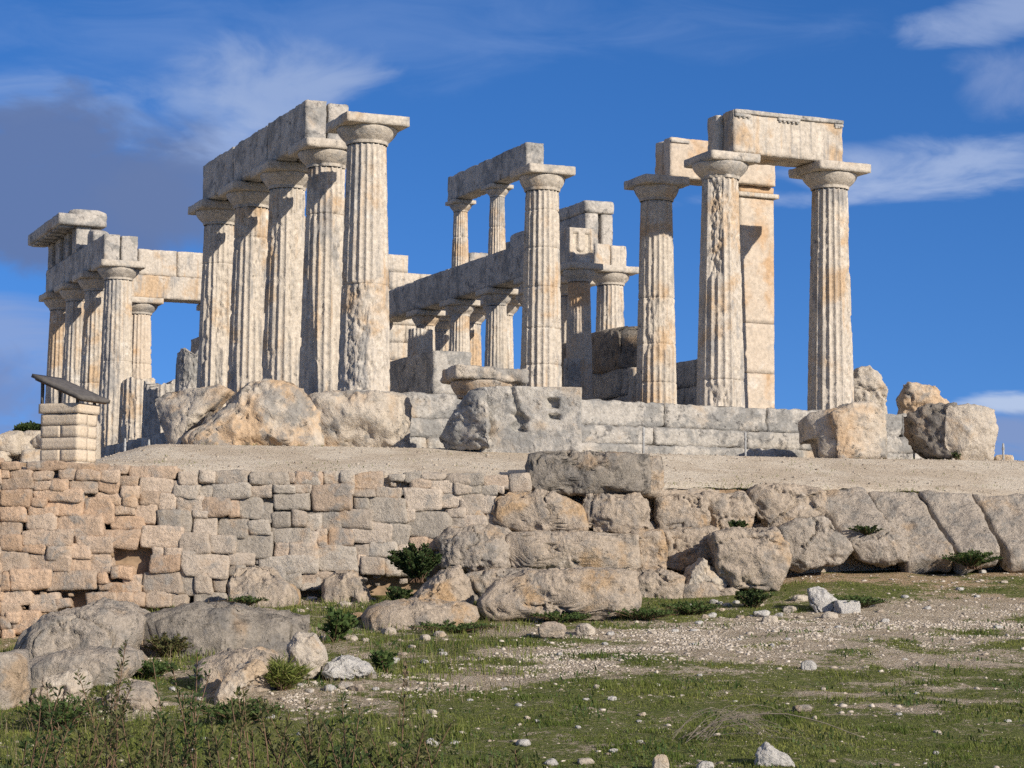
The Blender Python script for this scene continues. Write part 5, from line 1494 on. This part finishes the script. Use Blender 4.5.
V, q = tubes(segs, 0.0035, 0.0015, 4); mesh_obj('twigs', V, q, M['twig'], t)
V, q = tubes([pts], 0.007, 0.003, 6); mesh_obj('main_branch', V, q, M['twig'], t)
# white litter near the hole of the wall
P, v = hit(122, 651); V, Fq = rock_geo((0.11, 0.05, 0.08), 66, 8, 3, 10, 0.25, 3); P = P + np.array([0, 0, 0.07])
tag(mesh_obj('plastic_scrap', rotz(V, CAMYAW) + P, Fq, M['litter'], loc=P), 'crumpled white plastic scrap below the pale outcrop', 'litter')

# ------------------------------------------------------------------ scattered stones on the meadow
ST = [(431, 714, 12), (454, 744, 9), (432, 744, 15), (523, 745, 17), (596, 688, 9), (612, 700, 10), (537, 722, 7), (519, 706, 8), (527, 719, 8), (640, 743, 8), (614, 752, 9), (551, 764, 14), (585, 764, 16), (578, 728, 7),
      (699, 624, 9), (694, 631, 7), (652, 634, 9), (675, 632, 8), (610, 635, 10), (714, 603, 10), (727, 606, 9), (712, 617, 12), (762, 616, 16), (779, 616, 9), (680, 659, 7), (694, 645, 6), (772, 646, 6), (657, 686, 7), (642, 716, 10),
      (639, 722, 6), (735, 702, 5), (736, 603, 7), (866, 668, 7), (917, 694, 6), (998, 628, 9), (1008, 722, 7), (937, 733, 8), (936, 754, 8), (899, 715, 7), (927, 609, 9), (1004, 583, 7), (977, 597, 6), (982, 573, 9), (838, 628, 7),
      (922, 647, 7), (425, 663, 10), (443, 655, 9), (441, 651, 6), (393, 745, 9), (270, 718, 10), (205, 740, 8), (190, 752, 10), (222, 640, 6), (118, 697, 7), (108, 686, 9), (376, 690, 8), (345, 706, 7), (300, 735, 8), (560, 655, 7), (605, 645, 8),
      (480, 660, 7), (505, 690, 6), (470, 701, 6), (586, 700, 6), (760, 660, 6), (788, 640, 6), (700, 676, 6), (740, 640, 5), (823, 690, 7), (870, 640, 7), (905, 660, 6), (955, 640, 7), (985, 655, 7), (960, 590, 8), (905, 598, 8), (885, 622, 9)]
for k, (x, y, w) in enumerate(ST):
    P, v = hit(x, y); s = w / FPX * v / 2
    V, Fq = rock_geo((s * 1.15, s * 0.9, s * 0.6), 9000 + k, 10, 2.5, 5, 0.16)
    V = rotz(V, random.Random(k).uniform(0, 6)) + P + np.array([0, 0, s * 0.18])
    tag(mesh_obj('meadow_stone', V, Fq, M['white_rock' if k % 4 else 'pale_rock'], loc=P), 'small loose pale stone lying on the grassy meadow', 'stone', 'small stones scattered over the meadow')

RB = [(212, 606), (300, 612), (312, 600), (305, 622), (372, 600), (380, 611), (356, 618), (345, 606), (470, 612), (476, 600), (462, 622), (440, 636), (120, 612), (134, 606), (128, 600), (140, 600), (150, 604), (136, 618), (110, 606), (98, 668), (120, 668), (135, 672), (150, 668),
      (160, 676), (172, 690), (128, 682), (138, 684), (146, 690), (96, 700), (30, 712), (90, 716), (166, 706), (200, 700), (206, 690), (270, 700), (262, 712), (282, 700), (310, 692), (330, 690), (345, 688), (300, 686), (372, 678), (356, 690), (395, 662), (402, 655), (412, 648), (425, 640), (388, 634), (350, 640), (365, 642),
      (705, 618), (722, 611), (740, 618), (770, 622), (790, 612), (800, 618), (830, 618), (868, 606), (880, 612), (800, 600), (720, 604), (760, 606), (690, 608)]
for k, (x, y) in enumerate(RB):
    rq = random.Random(600 + k); w = rq.choice((7, 8, 9, 10, 12, 15)); P, v = hit(x, y); s = w / FPX * v / 2
    V, Fq = rock_geo((s * 1.15, s * 0.9, s * rq.uniform(0.5, 0.8)), 9500 + k, 10, 2.6, 6, 0.16)
    V = rotz(V, rq.uniform(0, 6)) + P + np.array([0, 0, s * 0.15])
    tag(mesh_obj('rubble_stone', V, Fq, M[rq.choice(('pale_rock', 'pale_rock', 'white_rock', 'bank_rock'))], loc=P), 'small rubble stone lying at the foot of the big rocks', 'stone', 'rubble stones at the foot of the rocks')

# gravel (stuff)
rs = np.random.RandomState(77)
ICO = None
def ico():
    p = (1 + 5 ** 0.5) / 2
    v = np.array([(-1, p, 0), (1, p, 0), (-1, -p, 0), (1, -p, 0), (0, -1, p), (0, 1, p), (0, -1, -p), (0, 1, -p), (p, 0, -1), (p, 0, 1), (-p, 0, -1), (-p, 0, 1)], float)
    f = np.array([(0, 11, 5), (0, 5, 1), (0, 1, 7), (0, 7, 10), (0, 10, 11), (1, 5, 9), (5, 11, 4), (11, 10, 2), (10, 7, 6), (7, 1, 8), (3, 9, 4), (3, 4, 2), (3, 2, 6), (3, 6, 8), (3, 8, 9), (4, 9, 5), (2, 4, 11), (6, 2, 10), (8, 6, 7), (9, 8, 1)])
    return v / np.linalg.norm(v[0]), f
iv, if_ = ico()
N = 42000
v = 15.5 + rs.uniform(0, 1, N) ** 0.9 * 17.5; u = rs.uniform(-0.27, 0.27, N) * v
keep = rs.uniform(0, 1, N) < (0.03 + 0.85 * (1 - grass_mask(u, v)) * np.clip(0.7 + 1.3 * fbm(np.stack([u * 1.1, v * 1.6, u * 0 + 3], -1), 3, 71), 0.05, 1.4) ** 1.6) * (v < wall_v(u) - 0.3)
u, v = u[keep], v[keep]; n = len(u)
s = 0.005 + 0.030 * rs.uniform(0, 1, n) ** 10 + 0.005 * rs.uniform(0, 1, n)
P = CAM * np.array([1, 1, 0]) + u[:, None] * RH + v[:, None] * FH; P[:, 2] = zg(u, v) - s * 0.05
sh_ = rs.uniform(0.6, 1.3, (n, 12, 1)) * iv[None] * np.stack([s * rs.uniform(0.8, 1.5, n), s * rs.uniform(0.8, 1.5, n), s * rs.uniform(0.5, 0.9, n)], -1)[:, None]
V = (P[:, None] + sh_).reshape(-1, 3); Fq = (if_[None] + (np.arange(n) * 12)[:, None, None]).reshape(-1, 3)
def gravel_mat():
    m = NT('pale gravel'); a = m.n('ShaderNodeAttribute', attribute_name='tint'); m.lk(m.mix(a.outputs['Color'], (0.25, 0.20, 0.15), (0.54, 0.48, 0.40)), m.b.inputs['Base Color']); return m.m
tn = np.repeat(rs.uniform(0, 1, n), 12)
M['gravel'] = gravel_mat()
kind(mesh_obj('gravel', V, Fq, M['gravel'], smooth=False, tint=np.stack([tn] * 3, -1)), 'stuff', 'fine pale gravel strewn over the slope')

N = 9000
u = rs.uniform(-9, 10.5, N); t_ = 0.05 + 9 * rs.uniform(0, 1, N) ** 1.6; v = wall_v(u) + 0.12 + t_; n = N
s = 0.005 + 0.022 * rs.uniform(0, 1, n) ** 12 + 0.005 * rs.uniform(0, 1, n)
P = CAM * np.array([1, 1, 0]) + u[:, None] * RH + v[:, None] * FH; P[:, 2] = zt(u, v) + s * 0.2
sh_ = rs.uniform(0.6, 1.3, (n, 12, 1)) * iv[None] * np.stack([s * rs.uniform(0.8, 1.5, n), s * rs.uniform(0.8, 1.5, n), s * rs.uniform(0.5, 0.9, n)], -1)[:, None]
V = (P[:, None] + sh_).reshape(-1, 3); Fq = (if_[None] + (np.arange(n) * 12)[:, None, None]).reshape(-1, 3)
tn = np.repeat(rs.uniform(0.1, 0.65, n), 12)
kind(mesh_obj('terrace_gravel', V, Fq, M['gravel'], smooth=False, tint=np.stack([tn] * 3, -1)), 'stuff', 'fine gravel strewn over the terrace')

# grass (stuff)
N = 360000
v = 14.0 + rs.uniform(0, 1, N) ** 1.15 * 18.0; u = rs.uniform(-0.275, 0.275, N) * v
gm = grass_mask(u, v) + 0.65 * fbm(np.stack([u * 3.5, v * 3.5, u * 0], -1), 3, 61)
keep = (rs.uniform(0, 1, N) < sstep(0.40, 0.85, gm)) & (v < wall_v(u) - 0.35)
u, v, gm = u[keep], v[keep], gm[keep]; n = len(u)
P = CAM * np.array([1, 1, 0]) + u[:, None] * RH + v[:, None] * FH; P[:, 2] = zg(u, v) - 0.004
clump = np.clip(0.6 + 0.9 * fbm(np.stack([u * 2.2, v * 2.2, u * 0 + 5], -1), 3, 62), 0.2, 1.6)
tuft = sstep(0.25, 0.5, fbm(np.stack([u * 3.2, v * 3.2, u * 0 + 15], -1), 3, 66))
L = (0.014 + 0.030 * rs.uniform(0, 1, n)) * clump * (1 + 1.6 * tuft)
a = rs.uniform(0, 2 * math.pi, n); D = np.stack([np.cos(a), np.sin(a), a * 0], -1); S = np.stack([-np.sin(a), np.cos(a), a * 0], -1)
w = 0.0035 + 0.003 * rs.uniform(0, 1, n)
tip = P + D * (L * rs.uniform(0.3, 0.9, n))[:, None] + np.array([0, 0, 1]) * L[:, None]
V = np.stack([P - S * w[:, None], P + S * w[:, None], tip], 1).reshape(-1, 3); Fq = np.arange(3 * n).reshape(-1, 3)
hue = np.clip(0.50 - 0.22 * tuft + 0.55 * fbm(np.stack([u * 0.8, v * 0.8, u * 0 + 9], -1), 3, 63) + rs.normal(0, 0.18, n), 0, 1)
tn = np.repeat(hue, 3)
kind(mesh_obj('grass', V, Fq, M['grass'], smooth=False, tint=np.stack([tn] * 3, -1)), 'stuff', 'short green winter grass on the meadow')

def blades(name, label, u, v, L, w, mat, hue, lean=(0.2, 0.7)):
    n = len(u); a = rs.uniform(0, 2 * math.pi, n)
    P = CAM * np.array([1, 1, 0]) + u[:, None] * RH + v[:, None] * FH; P[:, 2] = zg(u, v) - 0.004
    D = np.stack([np.cos(a), np.sin(a), a * 0], -1); S = np.stack([-np.sin(a), np.cos(a), a * 0], -1)
    ln = rs.uniform(*lean, n)
    m1 = P + D * (L * ln * 0.3)[:, None] + np.array([0, 0, 1]) * (L * 0.55)[:, None]
    tip = P + D * (L * ln)[:, None] + np.array([0, 0, 1]) * (L * (1 - 0.25 * ln))[:, None]
    V = np.stack([P - S * w[:, None], P + S * w[:, None], m1 + S * w[:, None] * 0.8, m1 - S * w[:, None] * 0.8, tip], 1).reshape(-1, 3)
    i = np.arange(n) * 5
    tn = np.repeat(hue, 5)
    return kind(mesh_obj(name, V, [np.stack([i, i + 1, i + 2, i + 3], -1), np.stack([i + 3, i + 2, i + 4], -1)], M[mat], smooth=False, tint=np.stack([tn] * 3, -1)), 'stuff', label)
# tall rank grass between the foreground shrubs and round the left outcrops
N = 17000
v = rs.uniform(11.5, 19.5, N); u = v * rs.uniform(-0.28, -0.015, N)
d_ = 0.5 + 0.9 * fbm(np.stack([u * 1.6, v * 1.2, u * 0 + 2], -1), 3, 81) + 0.35 * sstep(16.5, 13, v) - 0.35 * sstep(-0.09, -0.03, u / v)
k_ = rs.uniform(0, 1, N) < np.clip(d_, 0, 1); u, v = u[k_], v[k_]; n = len(u)
blades('tall_grass', 'tall rank grass among the foreground shrubs', u, v, rs.uniform(0.06, 0.22, n) * (1 + 0.5 * sstep(15, 12.5, v)), rs.uniform(0.002, 0.004, n), 'grass', np.clip(rs.normal(0.38, 0.22, n), 0, 1))
N = 9000
v = rs.uniform(12.5, 29.5, N); u = v * rs.uniform(-0.27, 0.0, N)
k_ = rs.uniform(0, 1, N) < np.clip(0.25 + 1.3 * fbm(np.stack([u * 1.2, v * 1.2, u * 0 + 6], -1), 3, 83), 0, 1); u, v = u[k_], v[k_]; n = len(u)
blades('dry_grass', 'thin dry straw standing in the grass', u, v, rs.uniform(0.08, 0.26, n), rs.uniform(0.0015, 0.0028, n), 'straw', rs.uniform(0, 1, n))
# dense pale chippings along the stony track
N = 24000
u = rs.uniform(-2.2, 8.3, N); v = np.interp(u, [-6, -1.1, 1.5, 6.5, 12], [19.0, 21.4, 25.4, 28.2, 29.5]) + rs.normal(0, 1, N) * np.interp(u, [-4, -1, 1.5, 6], [0.3, 0.5, 1.0, 1.1])
k_ = fbm(np.stack([u * 1.3, v * 2.0, u * 0 + 31], -1), 4, 141, 0.6) > -0.02
u, v = u[k_], v[k_]; n = len(u)
s = 0.006 + 0.012 * rs.uniform(0, 1, n) ** 3 + 0.02 * rs.uniform(0, 1, n) ** 14
P = CAM * np.array([1, 1, 0]) + u[:, None] * RH + v[:, None] * FH; P[:, 2] = zg(u, v)
sh_ = rs.uniform(0.6, 1.3, (n, 12, 1)) * iv[None] * np.stack([s * rs.uniform(0.8, 1.5, n), s * rs.uniform(0.8, 1.5, n), s * rs.uniform(0.5, 0.9, n)], -1)[:, None]
V = (P[:, None] + sh_).reshape(-1, 3); Fq = (if_[None] + (np.arange(n) * 12)[:, None, None]).reshape(-1, 3)
tn = np.repeat(rs.uniform(0.3, 1.0, n), 12)
kind(mesh_obj('track_gravel', V, Fq, M['gravel'], smooth=False, tint=np.stack([tn] * 3, -1)), 'stuff', 'pale chippings along the stony track')
# rank grass between the outcrops at the left
N = 15000
v = rs.uniform(21.5, 29.8, N); u = rs.uniform(-7.4, 0.3, N)
k_ = rs.uniform(0, 1, N) < np.clip(0.30 + 1.5 * fbm(np.stack([u * 1.4, v * 1.4, u * 0 + 9], -1), 3, 87), 0, 1); u, v = u[k_], v[k_]; n = len(u)
blades('rank_grass', 'rank grass between the rocks below the dry stone wall', u, v, rs.uniform(0.04, 0.15, n), rs.uniform(0.003, 0.006, n), 'grass', np.clip(rs.normal(0.42, 0.25, n), 0, 1))
# darker leafy herbs in the meadow turf
N = 22000
v = 15 + rs.uniform(0, 1, N) * 16; u = v * rs.uniform(-0.26, 0.26, N)
h_ = fbm(np.stack([u * 1.5, v * 1.5, u * 0 + 12], -1), 4, 85) + 0.5 * (grass_mask(u, v) - 0.75)
k_ = (h_ > 0.10) & (v < wall_v(u) - 0.4); u, v = u[k_], v[k_]; n = len(u)
blades('meadow_herbs', 'low leafy herbs in darker clumps on the meadow', u, v, rs.uniform(0.03, 0.085, n), rs.uniform(0.005, 0.010, n), 'leaf_green', np.clip(rs.normal(0.4, 0.25, n), 0, 1), (0.4, 1.2))

def terrace_blades():
    N = 5200
    u = rs.uniform(-5.5, 11, N); t_ = 0.02 + 7.5 * rs.uniform(0, 1, N) ** 2.6; v = wall_v(u) + 0.12 + t_
    k_ = fbm(np.stack([u * 1.4, v * 2.2, u * 0 + 4], -1), 3, 97) > 0.24 - 0.12 * (t_ < 0.35) * (u > 2)
    u, v = u[k_], v[k_]; n = len(u); a = rs.uniform(0, 2 * math.pi, n)
    P = CAM * np.array([1, 1, 0]) + u[:, None] * RH + v[:, None] * FH; P[:, 2] = zt(u, v) - 0.004
    D = np.stack([np.cos(a), np.sin(a), a * 0], -1); S = np.stack([-np.sin(a), np.cos(a), a * 0], -1) * rs.uniform(0.004, 0.008, n)[:, None]
    L = rs.uniform(0.02, 0.06, n)
    V = np.stack([P - S, P + S, P + D * L[:, None] * 0.8 + np.array([0, 0, 1]) * L[:, None]], 1).reshape(-1, 3)
    tn = np.repeat(np.clip(rs.normal(0.45, 0.25, n), 0, 1), 3)
    kind(mesh_obj('terrace_weeds', V, np.arange(3 * n).reshape(-1, 3), M['grass'], smooth=False, tint=np.stack([tn] * 3, -1)), 'stuff', 'thin low weeds on the gravel terrace')
terrace_blades()
